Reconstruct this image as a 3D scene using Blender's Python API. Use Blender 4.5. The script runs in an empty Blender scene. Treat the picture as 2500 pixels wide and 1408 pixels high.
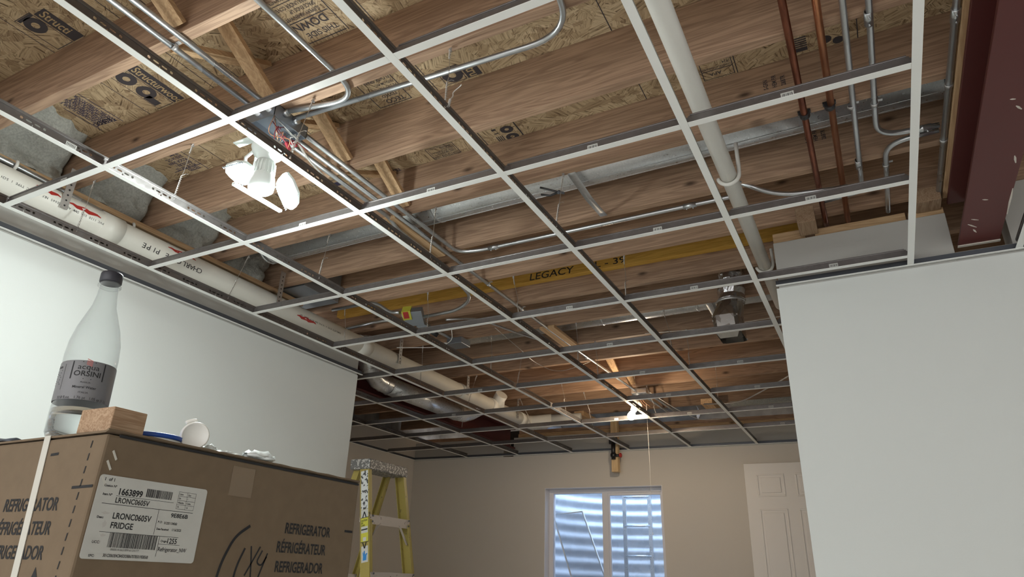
import bpy, bmesh, math, random
from mathutils import Vector, Matrix, noise
random.seed(7)
SC = bpy.context.scene
COL = SC.collection
G = 2.34            # height of the suspended grid above the floor; positions below are given relative to the grid plane

# ------------------------------------------------------------------ camera, world, exposure
cam = bpy.data.cameras.new('camera'); co = bpy.data.objects.new('camera', cam); COL.objects.link(co)
YAW, PIT, ROL = -.4947, .4092, .0325
fw = Vector((math.sin(YAW)*math.cos(PIT), math.cos(YAW)*math.cos(PIT), math.sin(PIT)))
rt = fw.cross(Vector((0, 0, 1))).normalized(); up = rt.cross(fw)
r2 = rt*math.cos(ROL)+up*math.sin(ROL); u2 = up*math.cos(ROL)-rt*math.sin(ROL)
CAMLOC = Vector((2.781, -1.069, -1.253+G))
M = Matrix((r2, u2, -fw)).transposed().to_4x4(); M.translation = CAMLOC
co.matrix_world = M
cam.sensor_width = 36; cam.lens = 1653.3/2500*36; cam.clip_start = .02
SC.camera = co
w = bpy.data.worlds.new('world'); SC.world = w; w.use_nodes = True
w.node_tree.nodes['Background'].inputs[0].default_value = (1, 1, 1, 1)
w.node_tree.nodes['Background'].inputs[1].default_value = 1.3
SC.view_settings.view_transform = 'Standard'; SC.view_settings.look = 'None'
SC.view_settings.gamma = 1; SC.view_settings.exposure = 0.95
LED_POWER = 330.0; LED_POINT = 9.0; BULB_POWER = 22.0; DAY_POWER = 78.0

def light(name, kind, loc, energy, color, **k):
    l = bpy.data.lights.new(name, kind); l.energy = energy; l.color = color
    for a, v in k.items(): setattr(l, a, v)
    o = bpy.data.objects.new(name, l); COL.objects.link(o); o.location = loc; return o
# daylight falling down the window well
dl = light('daylight', 'AREA', (.35, 6.35, G+.9), DAY_POWER, (.46, .68, 1), size=1.6)

# ------------------------------------------------------------------ materials
MATS = {}
def mat(name, col, rough=.6, metal=0., spec=.5, emit=None, es=0, bump=None, noise_amt=0, noise_scale=20, ior=None, trans=0, stretch=None, col2=None, coat=0):
    m = bpy.data.materials.new(name); m.use_nodes = True; nt = m.node_tree; b = nt.nodes['Principled BSDF']
    b.inputs['Base Color'].default_value = (*col, 1); b.inputs['Roughness'].default_value = rough
    b.inputs['Metallic'].default_value = metal; b.inputs['Specular IOR Level'].default_value = spec
    if coat: b.inputs['Coat Weight'].default_value = coat
    if trans: b.inputs['Transmission Weight'].default_value = trans; b.inputs['IOR'].default_value = ior or 1.45
    if emit: b.inputs['Emission Color'].default_value = (*emit, 1); b.inputs['Emission Strength'].default_value = es
    if noise_amt or bump:
        tc = nt.nodes.new('ShaderNodeTexCoord'); mp = nt.nodes.new('ShaderNodeMapping'); nt.links.new(tc.outputs['Object'], mp.inputs[0])
        if stretch: mp.inputs['Scale'].default_value = stretch
        n = nt.nodes.new('ShaderNodeTexNoise'); n.inputs['Scale'].default_value = noise_scale; n.inputs['Detail'].default_value = 6
        nt.links.new(mp.outputs[0], n.inputs[0])
        if noise_amt:
            r = nt.nodes.new('ShaderNodeValToRGB'); nt.links.new(n.outputs['Fac'], r.inputs[0])
            c2 = col2 or tuple(c*(1-noise_amt) for c in col)
            r.color_ramp.elements[0].position = .35; r.color_ramp.elements[0].color = (*c2, 1)
            r.color_ramp.elements[1].position = .65; r.color_ramp.elements[1].color = (*col, 1)
            nt.links.new(r.outputs[0], b.inputs['Base Color'])
        if bump:
            bp = nt.nodes.new('ShaderNodeBump'); bp.inputs['Strength'].default_value = bump; bp.inputs['Distance'].default_value = .004
            nt.links.new(n.outputs['Fac'], bp.inputs['Height']); nt.links.new(bp.outputs[0], b.inputs['Normal'])
    MATS[name] = m; return m

def wood(name, c_light, c_dark, axis=0, knots=True, rough=.65, gs=1.):
    m = bpy.data.materials.new(name); m.use_nodes = True; nt = m.node_tree; N = nt.nodes.new; L = nt.links.new
    b = nt.nodes['Principled BSDF']; b.inputs['Roughness'].default_value = rough; b.inputs['Specular IOR Level'].default_value = .25
    tc = N('ShaderNodeTexCoord'); oi = N('ShaderNodeObjectInfo')
    off = N('ShaderNodeVectorMath'); off.operation = 'MULTIPLY_ADD'
    cmb = N('ShaderNodeCombineXYZ')
    for i in range(3): L(oi.outputs['Random'], cmb.inputs[i])
    L(cmb.outputs[0], off.inputs[0]); off.inputs[1].default_value = (37, 23, 51); L(tc.outputs['Object'], off.inputs[2])
    sc = [16*gs]*3; sc[axis] = .9*gs
    mp = N('ShaderNodeMapping'); mp.inputs['Scale'].default_value = sc; L(off.outputs[0], mp.inputs[0])
    n1 = N('ShaderNodeTexNoise'); n1.inputs['Scale'].default_value = 1.6; n1.inputs['Detail'].default_value = 3; n1.inputs['Distortion'].default_value = .6; L(mp.outputs[0], n1.inputs[0])
    sc2 = [150*gs]*3; sc2[axis] = 5*gs
    mp2 = N('ShaderNodeMapping'); mp2.inputs['Scale'].default_value = sc2; L(off.outputs[0], mp2.inputs[0])
    n2 = N('ShaderNodeTexNoise'); n2.inputs['Scale'].default_value = 1.; n2.inputs['Detail'].default_value = 2; L(mp2.outputs[0], n2.inputs[0])
    # growth rings: sine of the soft noise
    ma = N('ShaderNodeMath'); ma.operation = 'MULTIPLY'; ma.inputs[1].default_value = 46; L(n1.outputs['Fac'], ma.inputs[0])
    si = N('ShaderNodeMath'); si.operation = 'SINE'; L(ma.outputs[0], si.inputs[0])
    a1 = N('ShaderNodeMath'); a1.operation = 'MULTIPLY_ADD'; a1.inputs[1].default_value = .16; a1.inputs[2].default_value = .1; L(si.outputs[0], a1.inputs[0])
    a2 = N('ShaderNodeMath'); a2.operation = 'MULTIPLY_ADD'; a2.inputs[1].default_value = .55; L(n2.outputs['Fac'], a2.inputs[0]); L(a1.outputs[0], a2.inputs[2])
    a3 = N('ShaderNodeMath'); a3.operation = 'MULTIPLY_ADD'; a3.inputs[1].default_value = .5; L(n1.outputs['Fac'], a3.inputs[0]); L(a2.outputs[0], a3.inputs[2])
    rp = N('ShaderNodeValToRGB'); L(a3.outputs[0], rp.inputs[0])
    rp.color_ramp.elements[0].position = .3; rp.color_ramp.elements[0].color = (*c_dark, 1)
    rp.color_ramp.elements[1].position = .85; rp.color_ramp.elements[1].color = (*c_light, 1)
    last = rp.outputs[0]
    if knots:
        ks = [6.]*3; ks[axis] = 2.6
        mk = N('ShaderNodeMapping'); mk.inputs['Scale'].default_value = ks; L(off.outputs[0], mk.inputs[0])
        vo = N('ShaderNodeTexVoronoi'); vo.inputs['Scale'].default_value = 1.; vo.voronoi_dimensions = '2D'
        sx_ = N('ShaderNodeSeparateXYZ'); L(mk.outputs[0], sx_.inputs[0]); cx_ = N('ShaderNodeCombineXYZ')
        L(sx_.outputs[axis], cx_.inputs[0]); L(sx_.outputs[2 if axis != 2 else 1], cx_.inputs[1]); L(cx_.outputs[0], vo.inputs[0])
        kr = N('ShaderNodeValToRGB'); L(vo.outputs['Distance'], kr.inputs[0])
        kr.color_ramp.elements[0].position = .02; kr.color_ramp.elements[0].color = (1, 1, 1, 1)
        kr.color_ramp.elements[1].position = .10; kr.color_ramp.elements[1].color = (0, 0, 0, 1)
        mx = N('ShaderNodeMix'); mx.data_type = 'RGBA'; sel = N('ShaderNodeSeparateColor'); L(vo.outputs['Color'], sel.inputs[0]); gt_ = N('ShaderNodeMath'); gt_.operation = 'GREATER_THAN'; gt_.inputs[1].default_value = .62; L(sel.outputs[0], gt_.inputs[0])
        ml = N('ShaderNodeMath'); ml.operation = 'MULTIPLY'; L(kr.outputs[0], ml.inputs[0]); L(gt_.outputs[0], ml.inputs[1]); L(ml.outputs[0], mx.inputs[0]); L(last, mx.inputs[6]); mx.inputs[7].default_value = (*[c*.38 for c in c_dark], 1)
        last = mx.outputs[2]
    hs = N('ShaderNodeHueSaturation'); L(last, hs.inputs['Color'])
    rv = N('ShaderNodeMapRange'); rv.inputs[3].default_value = .86; rv.inputs[4].default_value = 1.12; L(oi.outputs['Random'], rv.inputs[0]); L(rv.outputs[0], hs.inputs['Value'])
    L(hs.outputs[0], b.inputs['Base Color'])
    bp = N('ShaderNodeBump'); bp.inputs['Strength'].default_value = .15; bp.inputs['Distance'].default_value = .002; L(n2.outputs['Fac'], bp.inputs['Height']); L(bp.outputs[0], b.inputs['Normal'])
    MATS[name] = m; return m

def osb(name):
    m = bpy.data.materials.new(name); m.use_nodes = True; nt = m.node_tree; N = nt.nodes.new; L = nt.links.new
    b = nt.nodes['Principled BSDF']; b.inputs['Roughness'].default_value = .7; b.inputs['Specular IOR Level'].default_value = .2
    tc = N('ShaderNodeTexCoord')
    def layer(cell, sx, sy, seed):
        # strands: every random cell gets its own grain direction and shade
        mp = N('ShaderNodeMapping'); mp.inputs['Scale'].default_value = (cell*.6, cell*1.25, 0); mp.inputs['Location'].default_value = (seed, seed*.7, 0); mp.inputs['Rotation'].default_value = (0, 0, .25); L(tc.outputs['Object'], mp.inputs[0])
        nz = N('ShaderNodeTexNoise'); nz.inputs['Scale'].default_value = 40; L(tc.outputs['Object'], nz.inputs[0])
        va = N('ShaderNodeVectorMath'); va.operation = 'MULTIPLY_ADD'; L(nz.outputs['Color'], va.inputs[0]); va.inputs[1].default_value = (.5, .5, 0); L(mp.outputs[0], va.inputs[2])
        v = N('ShaderNodeTexVoronoi'); v.voronoi_dimensions = '2D'; v.inputs['Scale'].default_value = 1; L(va.outputs[0], v.inputs[0])
        sc = N('ShaderNodeSeparateColor'); L(v.outputs['Color'], sc.inputs[0])
        an = N('ShaderNodeMath'); an.operation = 'MULTIPLY_ADD'; an.inputs[1].default_value = 2.6; an.inputs[2].default_value = .1; L(sc.outputs[0], an.inputs[0])
        vr = N('ShaderNodeVectorRotate'); vr.rotation_type = 'Z_AXIS'; L(tc.outputs['Object'], vr.inputs['Vector']); L(an.outputs[0], vr.inputs['Angle'])
        m2 = N('ShaderNodeMapping'); m2.inputs['Scale'].default_value = (sx, sy, 1); L(vr.outputs[0], m2.inputs[0])
        n1 = N('ShaderNodeTexNoise'); n1.inputs['Scale'].default_value = 1; n1.inputs['Detail'].default_value = 4; n1.inputs['Roughness'].default_value = .65; L(m2.outputs[0], n1.inputs[0])
        return sc.outputs[1], n1.outputs['Fac'], sc.outputs[2]
    A, B = layer(17, 9, 130, 0.), layer(38, 16, 210, 5.3)
    pn = N('ShaderNodeTexNoise'); pn.inputs['Scale'].default_value = 9; pn.inputs['Detail'].default_value = 3; L(tc.outputs['Object'], pn.inputs[0])
    g = N('ShaderNodeMath'); g.operation = 'GREATER_THAN'; g.inputs[1].default_value = .53; L(pn.outputs['Fac'], g.inputs[0])
    def mixf(a, c):
        x = N('ShaderNodeMix'); L(g.outputs[0], x.inputs[0]); L(a, x.inputs[2]); L(c, x.inputs[3]); return x.outputs[0]
    shade, streak = mixf(A[0], B[0]), mixf(A[1], B[1])
    rp = N('ShaderNodeValToRGB'); L(shade, rp.inputs[0]); e = rp.color_ramp.elements
    e[0].position = 0; e[0].color = (.36, .25, .155, 1); e[1].position = 1; e[1].color = (.62, .48, .315, 1)
    x = e.new(.3); x.color = (.49, .36, .225, 1); x = e.new(.7); x.color = (.55, .415, .265, 1)
    st = N('ShaderNodeValToRGB'); L(streak, st.inputs[0]); e = st.color_ramp.elements
    e[0].position = .33; e[0].color = (.16, .13, .11, 1); e[1].position = .66; e[1].color = (1.12, 1.12, 1.1, 1); x = e.new(.41); x.color = (.62, .58, .54, 1); x = e.new(.5); x.color = (.95, .94, .92, 1)
    mm = N('ShaderNodeMix'); mm.data_type = 'RGBA'; mm.blend_type = 'MULTIPLY'; mm.inputs[0].default_value = 1; L(rp.outputs[0], mm.inputs[6]); L(st.outputs[0], mm.inputs[7])
    L(mm.outputs[2], b.inputs['Base Color'])
    bp = N('ShaderNodeBump'); bp.inputs['Strength'].default_value = .35; bp.inputs['Distance'].default_value = .003; L(streak, bp.inputs['Height']); L(bp.outputs[0], b.inputs['Normal'])
    MATS[name] = m; return m

def speck(name, base, spots, scale=60, thr=.62, rough=.5, metal=0., detail=6, stretch=(1, 1, 1), band=.04):
    m = mat(name, base, rough, metal); nt = m.node_tree; N = nt.nodes.new; L = nt.links.new; b = nt.nodes['Principled BSDF']
    tc = N('ShaderNodeTexCoord'); mp = N('ShaderNodeMapping'); mp.inputs['Scale'].default_value = stretch; L(tc.outputs['Object'], mp.inputs[0])
    n = N('ShaderNodeTexNoise'); n.inputs['Scale'].default_value = scale; n.inputs['Detail'].default_value = detail; L(mp.outputs[0], n.inputs[0])
    r = N('ShaderNodeValToRGB'); L(n.outputs['Fac'], r.inputs[0]); r.color_ramp.elements[0].position = thr; r.color_ramp.elements[0].color = (*base, 1)
    r.color_ramp.elements[1].position = min(1, thr+band); r.color_ramp.elements[1].color = (*spots, 1)
    L(r.outputs[0], b.inputs['Base Color']); return m

def galv(name, base=(.55, .57, .6), rough=.35, metal=.9, scale=45):
    m = mat(name, base, rough, metal); nt = m.node_tree; N = nt.nodes.new; L = nt.links.new; b = nt.nodes['Principled BSDF']
    tc = N('ShaderNodeTexCoord'); v = N('ShaderNodeTexVoronoi'); v.inputs['Scale'].default_value = scale; L(tc.outputs['Object'], v.inputs[0])
    s = N('ShaderNodeSeparateColor'); L(v.outputs['Color'], s.inputs[0])
    mr = N('ShaderNodeMapRange'); L(s.outputs[0], mr.inputs[0]); mr.inputs[3].default_value = rough-.03; mr.inputs[4].default_value = rough+.07; L(mr.outputs[0], b.inputs['Roughness'])
    r = N('ShaderNodeValToRGB'); L(s.outputs[1], r.inputs[0]); r.color_ramp.elements[0].color = (*[c*.9 for c in base], 1); r.color_ramp.elements[1].color = (*base, 1); L(r.outputs[0], b.inputs['Base Color'])
    return m

def thin_clear(name):         # thin clear plastic skin: mostly see-through, denser and shinier at grazing angles
    m = mat(name, (.55, .58, .58), .08); nt = m.node_tree; b = nt.nodes['Principled BSDF']; tr = nt.nodes.new('ShaderNodeBsdfTransparent'); tr.inputs[0].default_value = (.95, .965, .965, 1)
    lw = nt.nodes.new('ShaderNodeLayerWeight'); lw.inputs[0].default_value = .25; mr = nt.nodes.new('ShaderNodeMapRange'); nt.links.new(lw.outputs['Facing'], mr.inputs[0])
    mr.inputs[3].default_value = .05; mr.inputs[4].default_value = .75
    mx = nt.nodes.new('ShaderNodeMixShader'); nt.links.new(mr.outputs[0], mx.inputs[0]); nt.links.new(tr.outputs[0], mx.inputs[1]); nt.links.new(b.outputs[0], mx.inputs[2]); nt.links.new(mx.outputs[0], nt.nodes['Material Output'].inputs[0]); return m

def web_mat(name, base):      # galvanized tee web with rows of punched slots (real transparency)
    m = galv(name, base, .34, .75, 60); nt = m.node_tree; N = nt.nodes.new; L = nt.links.new; b = nt.nodes['Principled BSDF']
    uv = N('ShaderNodeTexCoord'); sp = N('ShaderNodeSeparateXYZ'); L(uv.outputs['UV'], sp.inputs[0])
    def mth(op, a, c=None):
        x = N('ShaderNodeMath'); x.operation = op
        if hasattr(a, 'name'): L(a, x.inputs[0])
        else: x.inputs[0].default_value = a
        if c is not None:
            if hasattr(c, 'name'): L(c, x.inputs[1])
            else: x.inputs[1].default_value = c
        return x.outputs[0]
    u = mth('MULTIPLY', mth('FRACT', mth('DIVIDE', sp.outputs[0], .152)), .152)   # metres along one pattern
    tot = None
    for cx, cz, hx, hz in ((.03, .021, .0045, .0045), (.052, .021, .009, .0032), (.078, .021, .009, .0032), (.1, .021, .0045, .0045), (.065, .011, .0022, .005)):
        a = mth('POWER', mth('ABSOLUTE', mth('DIVIDE', mth('SUBTRACT', u, cx), hx)), 3.)
        c = mth('POWER', mth('ABSOLUTE', mth('DIVIDE', mth('SUBTRACT', sp.outputs[1], cz), hz)), 3.)
        i = mth('LESS_THAN', mth('ADD', a, c), 1.)
        tot = i if tot is None else mth('MAXIMUM', tot, i)
    tr = N('ShaderNodeBsdfTransparent'); mx = N('ShaderNodeMixShader'); L(tot, mx.inputs[0]); L(b.outputs[0], mx.inputs[1]); L(tr.outputs[0], mx.inputs[2])
    L(mx.outputs[0], nt.nodes['Material Output'].inputs[0]); return m

wood('joist_wood', (.46, .305, .205), (.255, .158, .105))
wood('joist_wood_y', (.48, .32, .21), (.30, .185, .115), axis=1)
wood('lumber', (.66, .46, .27), (.46, .29, .15))
wood('lumber_y', (.64, .43, .25), (.44, .27, .14), axis=1)
wood('lumber_z', (.70, .52, .30), (.52, .34, .17), axis=2)
wood('lvl_wood', (.80, .50, .12), (.58, .32, .06), knots=False, gs=1.4)
wood('block_wood', (.46, .32, .21), (.27, .16, .09), axis=1, knots=False, gs=2.5)
osb('osb')
mat('white_paint_metal', (.90, .91, .89), .45)
web_mat('tee_web', (.22, .205, .20)); galv('tee_web_plain', (.24, .225, .22), .34, .75, 60)
mat('wall_white', (.70, .72, .70), .85, bump=.06, noise_scale=350)
mat('wall_beige', (.65, .605, .545), .85, bump=.06, noise_scale=350)
mat('drywall', (.50, .49, .46), .9, bump=.08, noise_scale=200)
mat('floor_concrete', (.82, .80, .76), .8, noise_amt=.2, noise_scale=6)
mat('foundation', (.33, .32, .31), .9, noise_amt=.3, noise_scale=9)
galv('galvanized', (.74, .76, .78), .30, .8, 170); galv('emt', (.58, .60, .62), .3, .92, 20); galv('strap_steel', (.6, .6, .6), .4, .85, 90)
mat('dark_steel', (.12, .13, .15), .5, .6); mat('box_steel', (.30, .33, .37), .45, .8)
mat('pvc', (.80, .78, .71), .42, noise_amt=.06, noise_scale=5); mat('pvc_white', (.82, .81, .76), .45)
mat('copper', (.30, .115, .07), .34, .95, noise_amt=.35, noise_scale=12, stretch=(6, .8, 6), col2=(.17, .065, .045)); mat('copper_bright', (.68, .29, .13), .28, .95, noise_amt=.3, noise_scale=12, stretch=(6, .8, 6), col2=(.48, .18, .08))
speck('maroon_steel', (.105, .02, .017), (.35, .24, .22), 9, .72, .55, 0, 9, (1, .35, 1), .05)
mat('chalk', (.66, .61, .55), .9, bump=.6, noise_scale=90)
mat('black_plastic', (.02, .02, .022), .4); mat('red_plastic', (.42, .03, .025), .4); mat('black_ink', (.018, .018, .02), .8)
mat('stamp_ink', (.055, .045, .05), .8); mat('stamp_blue', (.045, .04, .085), .8)
mat('wire_steel', (.62, .6, .57), .35, .8); mat('wire_white', (.8, .78, .74), .5); mat('wire_copper', (.62, .30, .17), .4, .6)
mat('wire_nut', (.33, .03, .045), .4)
mat('foam', (.46, .46, .42), .9, bump=1., noise_scale=110, noise_amt=.25)
mat('lamp_plastic', (.80, .86, .84), .35, trans=0)
mat('led_panel', (.95, .97, .95), .4, emit=(.90, 1, .97), es=LED_POWER)
mat('bulb_glow', (1, .9, .75), .4, emit=(1, .80, .56), es=BULB_POWER*10)
mat('cardboard', (.18, .128, .08), .85, noise_amt=.08, noise_scale=40, bump=.05)
mat('paper', (.56, .555, .52), .7, noise_amt=.05, noise_scale=30); mat('strap_white', (.60, .58, .52), .35)
mat('tape_clear', (.215, .155, .10), .18); mat('smudge', (.50, .48, .45), .8)
mat('glass', (1, 1, 1), .02, trans=1, ior=1.45); thin_clear('bottle_plastic'); mat('water', (.96, .99, 1), .0, trans=1, ior=1.33)
mat('bottle_label', (.19, .19, .2), .45); mat('bottle_cap', (.03, .03, .04), .45)
mat('label_red', (.5, .12, .1), .5); mat('label_pale', (.62, .55, .5), .5)
mat('white_plastic', (.86, .85, .80), .35); mat('white_film', (.80, .84, .83), .25)
mat('blue_plastic', (.02, .085, .42), .4); mat('blue_ink', (.03, .22, .55), .5)
speck('fiberglass', (.35, .275, .07), (.10, .075, .03), 55, .66, .45, 0, 8, (1, 1, .5))
speck('ladder_cap_metal', (.16, .155, .15), (.5, .48, .45), 80, .52, .5, .3)
speck('step_metal', (.60, .54, .49), (.12, .09, .07), 38, .66, .4, .55)
speck('splat_paint', (.62, .63, .62), (.06, .06, .06), 60, .52, .6)
mat('sticker_yellow', (.55, .52, .06), .5)
mat('window_vinyl', (.78, .77, .80), .4); mat('door_paint', (.82, .79, .76), .45)
m = galv('well_steel', (.74, .78, .84), .6, .1, 14)
mat('valve_black', (.012, .012, .013), .35)
mat('foil', (.62, .62, .64), .16, .95, bump=.7, noise_scale=45); galv('boot_steel', (.55, .53, .50), .22, .95, 25)
mat('blocker_dark', (.03, .028, .028), .9)

# ------------------------------------------------------------------ mesh builder
def fil(pts, r, n=6):
    pts = [Vector(p) for p in pts]; out = [pts[0]]
    for a, b, c in zip(pts, pts[1:], pts[2:]):
        d1 = (a-b); d2 = (c-b); rr = min(r, d1.length*.49, d2.length*.49)
        p = b+d1.normalized()*rr; q = b+d2.normalized()*rr
        for i in range(n+1):
            t = i/n; out.append(p*(1-t)**2+b*2*t*(1-t)+q*t*t)
    out.append(pts[-1]); return out
class MB:
    def __init__(s): s.v = []; s.f = []; s.sm = []; s.uv = None
    def add(s, vs, fs, smooth=False):
        k = len(s.v); s.v += [Vector(p) for p in vs]; s.f += [tuple(i+k for i in f) for f in fs]; s.sm += [smooth]*len(fs); return s
    def box(s, x0, x1, y0, y1, z0, z1):
        return s.add([(x0, y0, z0), (x1, y0, z0), (x1, y1, z0), (x0, y1, z0), (x0, y0, z1), (x1, y0, z1), (x1, y1, z1), (x0, y1, z1)],
                     [(0, 3, 2, 1), (4, 5, 6, 7), (0, 1, 5, 4), (1, 2, 6, 5), (2, 3, 7, 6), (3, 0, 4, 7)])
    def bar(s, a, b, wv, hv):      # box from a to b with full widths wv, hv (vectors)
        a, b, wv, hv = Vector(a), Vector(b), Vector(wv)/2, Vector(hv)/2; vs = []
        for p in (a, b): vs += [p-wv-hv, p+wv-hv, p+wv+hv, p-wv+hv]
        return s.add(vs, [(0, 1, 2, 3), (7, 6, 5, 4), (0, 4, 5, 1), (1, 5, 6, 2), (2, 6, 7, 3), (3, 7, 4, 0)])
    def quad(s, *p): return s.add(p, [tuple(range(len(p)))])
    def tube(s, pts, r, seg=14, caps=True, inner=0):
        pts = [Vector(p) for p in pts]; n = len(pts); rs = r if isinstance(r, (list, tuple)) else [r]*n
        t0 = (pts[1]-pts[0]).normalized(); ref = Vector((0, 0, 1)) if abs(t0.z) < .9 else Vector((1, 0, 0))
        nv = (ref-t0*ref.dot(t0)).normalized(); vs = []
        for i, p in enumerate(pts):
            t = (pts[min(i+1, n-1)]-pts[max(i-1, 0)]).normalized(); nv = (nv-t*nv.dot(t)).normalized(); bv = t.cross(nv)
            for k in range(seg):
                a = 2*math.pi*k/seg; vs.append(p+(nv*math.cos(a)+bv*math.sin(a))*rs[i])
        fs = [(i*seg+k, i*seg+(k+1) % seg, (i+1)*seg+(k+1) % seg, (i+1)*seg+k) for i in range(n-1) for k in range(seg)]
        s.add(vs, fs, True)
        if caps:
            k0 = len(s.v)-len(vs); s.f += [tuple(k0+k for k in reversed(range(seg))), tuple(k0+(n-1)*seg+k for k in range(seg))]; s.sm += [False, False]
        return s
    def lathe(s, prof, o, ax=(0, 0, 1), seg=32, cap=True):
        ax = Vector(ax).normalized(); ref = Vector((1, 0, 0)) if abs(ax.x) < .9 else Vector((0, 1, 0)); nv = (ref-ax*ref.dot(ax)).normalized(); bv = ax.cross(nv); o = Vector(o); vs = []
        for r, z in prof:
            for k in range(seg):
                a = 2*math.pi*k/seg; vs.append(o+ax*z+(nv*math.cos(a)+bv*math.sin(a))*r)
        n = len(prof); s.add(vs, [(i*seg+k, i*seg+(k+1) % seg, (i+1)*seg+(k+1) % seg, (i+1)*seg+k) for i in range(n-1) for k in range(seg)], True)
        if cap:
            k0 = len(s.v)-len(vs); s.f += [tuple(k0+k for k in reversed(range(seg))), tuple(k0+(n-1)*seg+k for k in range(seg))]; s.sm += [False, False]
        return s
    def plate(s, poly, o, u, v, th):      # 2D outline extruded by th along u x v
        o, u, v = Vector(o), Vector(u).normalized(), Vector(v).normalized(); w_ = u.cross(v); n = len(poly)
        a = [o+u*x+v*y for x, y in poly]; b = [p+w_*th for p in a]
        return s.add(a+b, [tuple(reversed(range(n))), tuple(range(n, 2*n))]+[(i, (i+1) % n, n+(i+1) % n, n+i) for i in range(n)])
    def rect(s, cx, cy, wd, ht, o, u, v, th=.0004):
        return s.plate([(cx-wd/2, cy-ht/2), (cx+wd/2, cy-ht/2), (cx+wd/2, cy+ht/2), (cx-wd/2, cy+ht/2)], o, u, v, th)
    def text(s, body, size, o, u, v, align='LEFT', sx=1., bold=0., shear=0.):
        cu = bpy.data.curves.new('t', 'FONT'); cu.body = body; cu.size = size; cu.align_x = align; cu.resolution_u = 3; cu.offset = bold*size; cu.shear = shear
        ob = bpy.data.objects.new('t', cu); COL.objects.link(ob); dg = bpy.context.evaluated_depsgraph_get(); me = bpy.data.meshes.new_from_object(ob.evaluated_get(dg))
        o, u, v = Vector(o), Vector(u).normalized(), Vector(v).normalized()
        s.add([o+u*p.co.x*sx+v*p.co.y for p in me.vertices], [tuple(p.vertices) for p in me.polygons])
        bpy.data.objects.remove(ob); bpy.data.meshes.remove(me); bpy.data.curves.remove(cu); return s
    def build(s, name, m, parent=None, bevel=0, off=True, fixn=True):
        dz = Vector((0, 0, G)) if off else Vector((0, 0, 0))
        vs = [p+dz for p in s.v]; me = bpy.data.meshes.new(name); ob = bpy.data.objects.new(name, me); COL.objects.link(ob)
        if parent:
            org = Vector(parent['_org'])
            ob.parent = parent; ob['_org'] = org
        else:
            lo = [min(p[i] for p in vs) for i in range(3)]; hi = [max(p[i] for p in vs) for i in range(3)]
            org = Vector(((lo[0]+hi[0])/2, (lo[1]+hi[1])/2, lo[2])); ob.location = org; ob['_org'] = org
        me.from_pydata([p-org for p in vs], [], s.f)
        me.polygons.foreach_set('use_smooth', s.sm)
        if fixn:
            bm = bmesh.new(); bm.from_mesh(me); bmesh.ops.recalc_face_normals(bm, faces=bm.faces); bm.to_mesh(me); bm.free()
        me.materials.append(MATS[m]); me.update()
        if s.uv: 
            ul = me.uv_layers.new(name='UV')
            for lp in me.loops:
                p = vs[lp.vertex_index]-dz; ul.data[lp.index].uv = s.uv(p)
        if bevel:
            b = ob.modifiers.new('bevel', 'BEVEL'); b.width = bevel; b.segments = 2; b.limit_method = 'ANGLE'; b.angle_limit = .7
        return ob
def tag(o, label=None, cat=None, group=None, kind=None):
    if label: o['label'] = label
    if cat: o['category'] = cat
    if group: o['group'] = group
    if kind: o['kind'] = kind
    return o
def thing(name, label, cat, loc, group=None):
    o = bpy.data.objects.new(name, None); COL.objects.link(o); o.location = Vector(loc)+Vector((0, 0, G)); o['_org'] = o.location.copy(); o.empty_display_size = .05
    return tag(o, label, cat, group)
def struct(name, mb, m, parent=None, **k):
    o = mb.build(name, m, parent, **k)
    if not parent: o['kind'] = 'structure'
    return o
ORD = ['first', 'second', 'third', 'fourth', 'fifth', 'sixth', 'seventh', 'eighth', 'ninth', 'tenth', 'eleventh', 'twelfth', 'thirteenth', 'fourteenth', 'fifteenth', 'sixteenth', 'seventeenth']

# ------------------------------------------------------------------ the setting
BW0, BW1 = Vector((-1.9, 5.389, 0)), Vector((4.7, 5.779, 0))
bwd = (BW1-BW0).normalized(); bwn = Vector((-bwd.y, bwd.x, 0))       # along the back wall, and away from the room
def bw(s, out, z): return BW0+bwd*s+bwn*out+Vector((0, 0, z))        # point on the back wall
def bwx(x): return (x-BW0.x)/bwd.x
struct('floor', MB().box(-3, 5.2, -6, 7.4, -G-.1, -G), 'floor_concrete')
# left partition with drywall, its top ends a little above the grid
struct('wall_left', MB().box(-.33, -.2, -5.5, 2.325, -G, -.014), 'wall_white')
struct('wall_left_upper', MB().box(-.33, -.208, -5.5, 2.325, -.014, .115), 'drywall')
struct('wall_right', MB().box(2.51, 5.2, 1.925, 2.06, -G, -.014), 'wall_white')
struct('wall_right_upper', MB().box(2.52, 3.2, 1.933, 2.06, -.014, .215), 'drywall', bevel=.002)
struct('wall_right_upper', MB().box(3.2, 5.2, 1.935, 2.06, -.014, .03).box(3.395, 5.2, 1.935, 2.06, .03, .52), 'drywall')
struct('wall_alcove', MB().box(-2.02, -1.9, 2.2, 5.6, -G, .24), 'wall_beige')
struct('wall_alcove_near', MB().box(-1.9, -.33, 2.2, 2.32, -G, .2), 'drywall')
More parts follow.
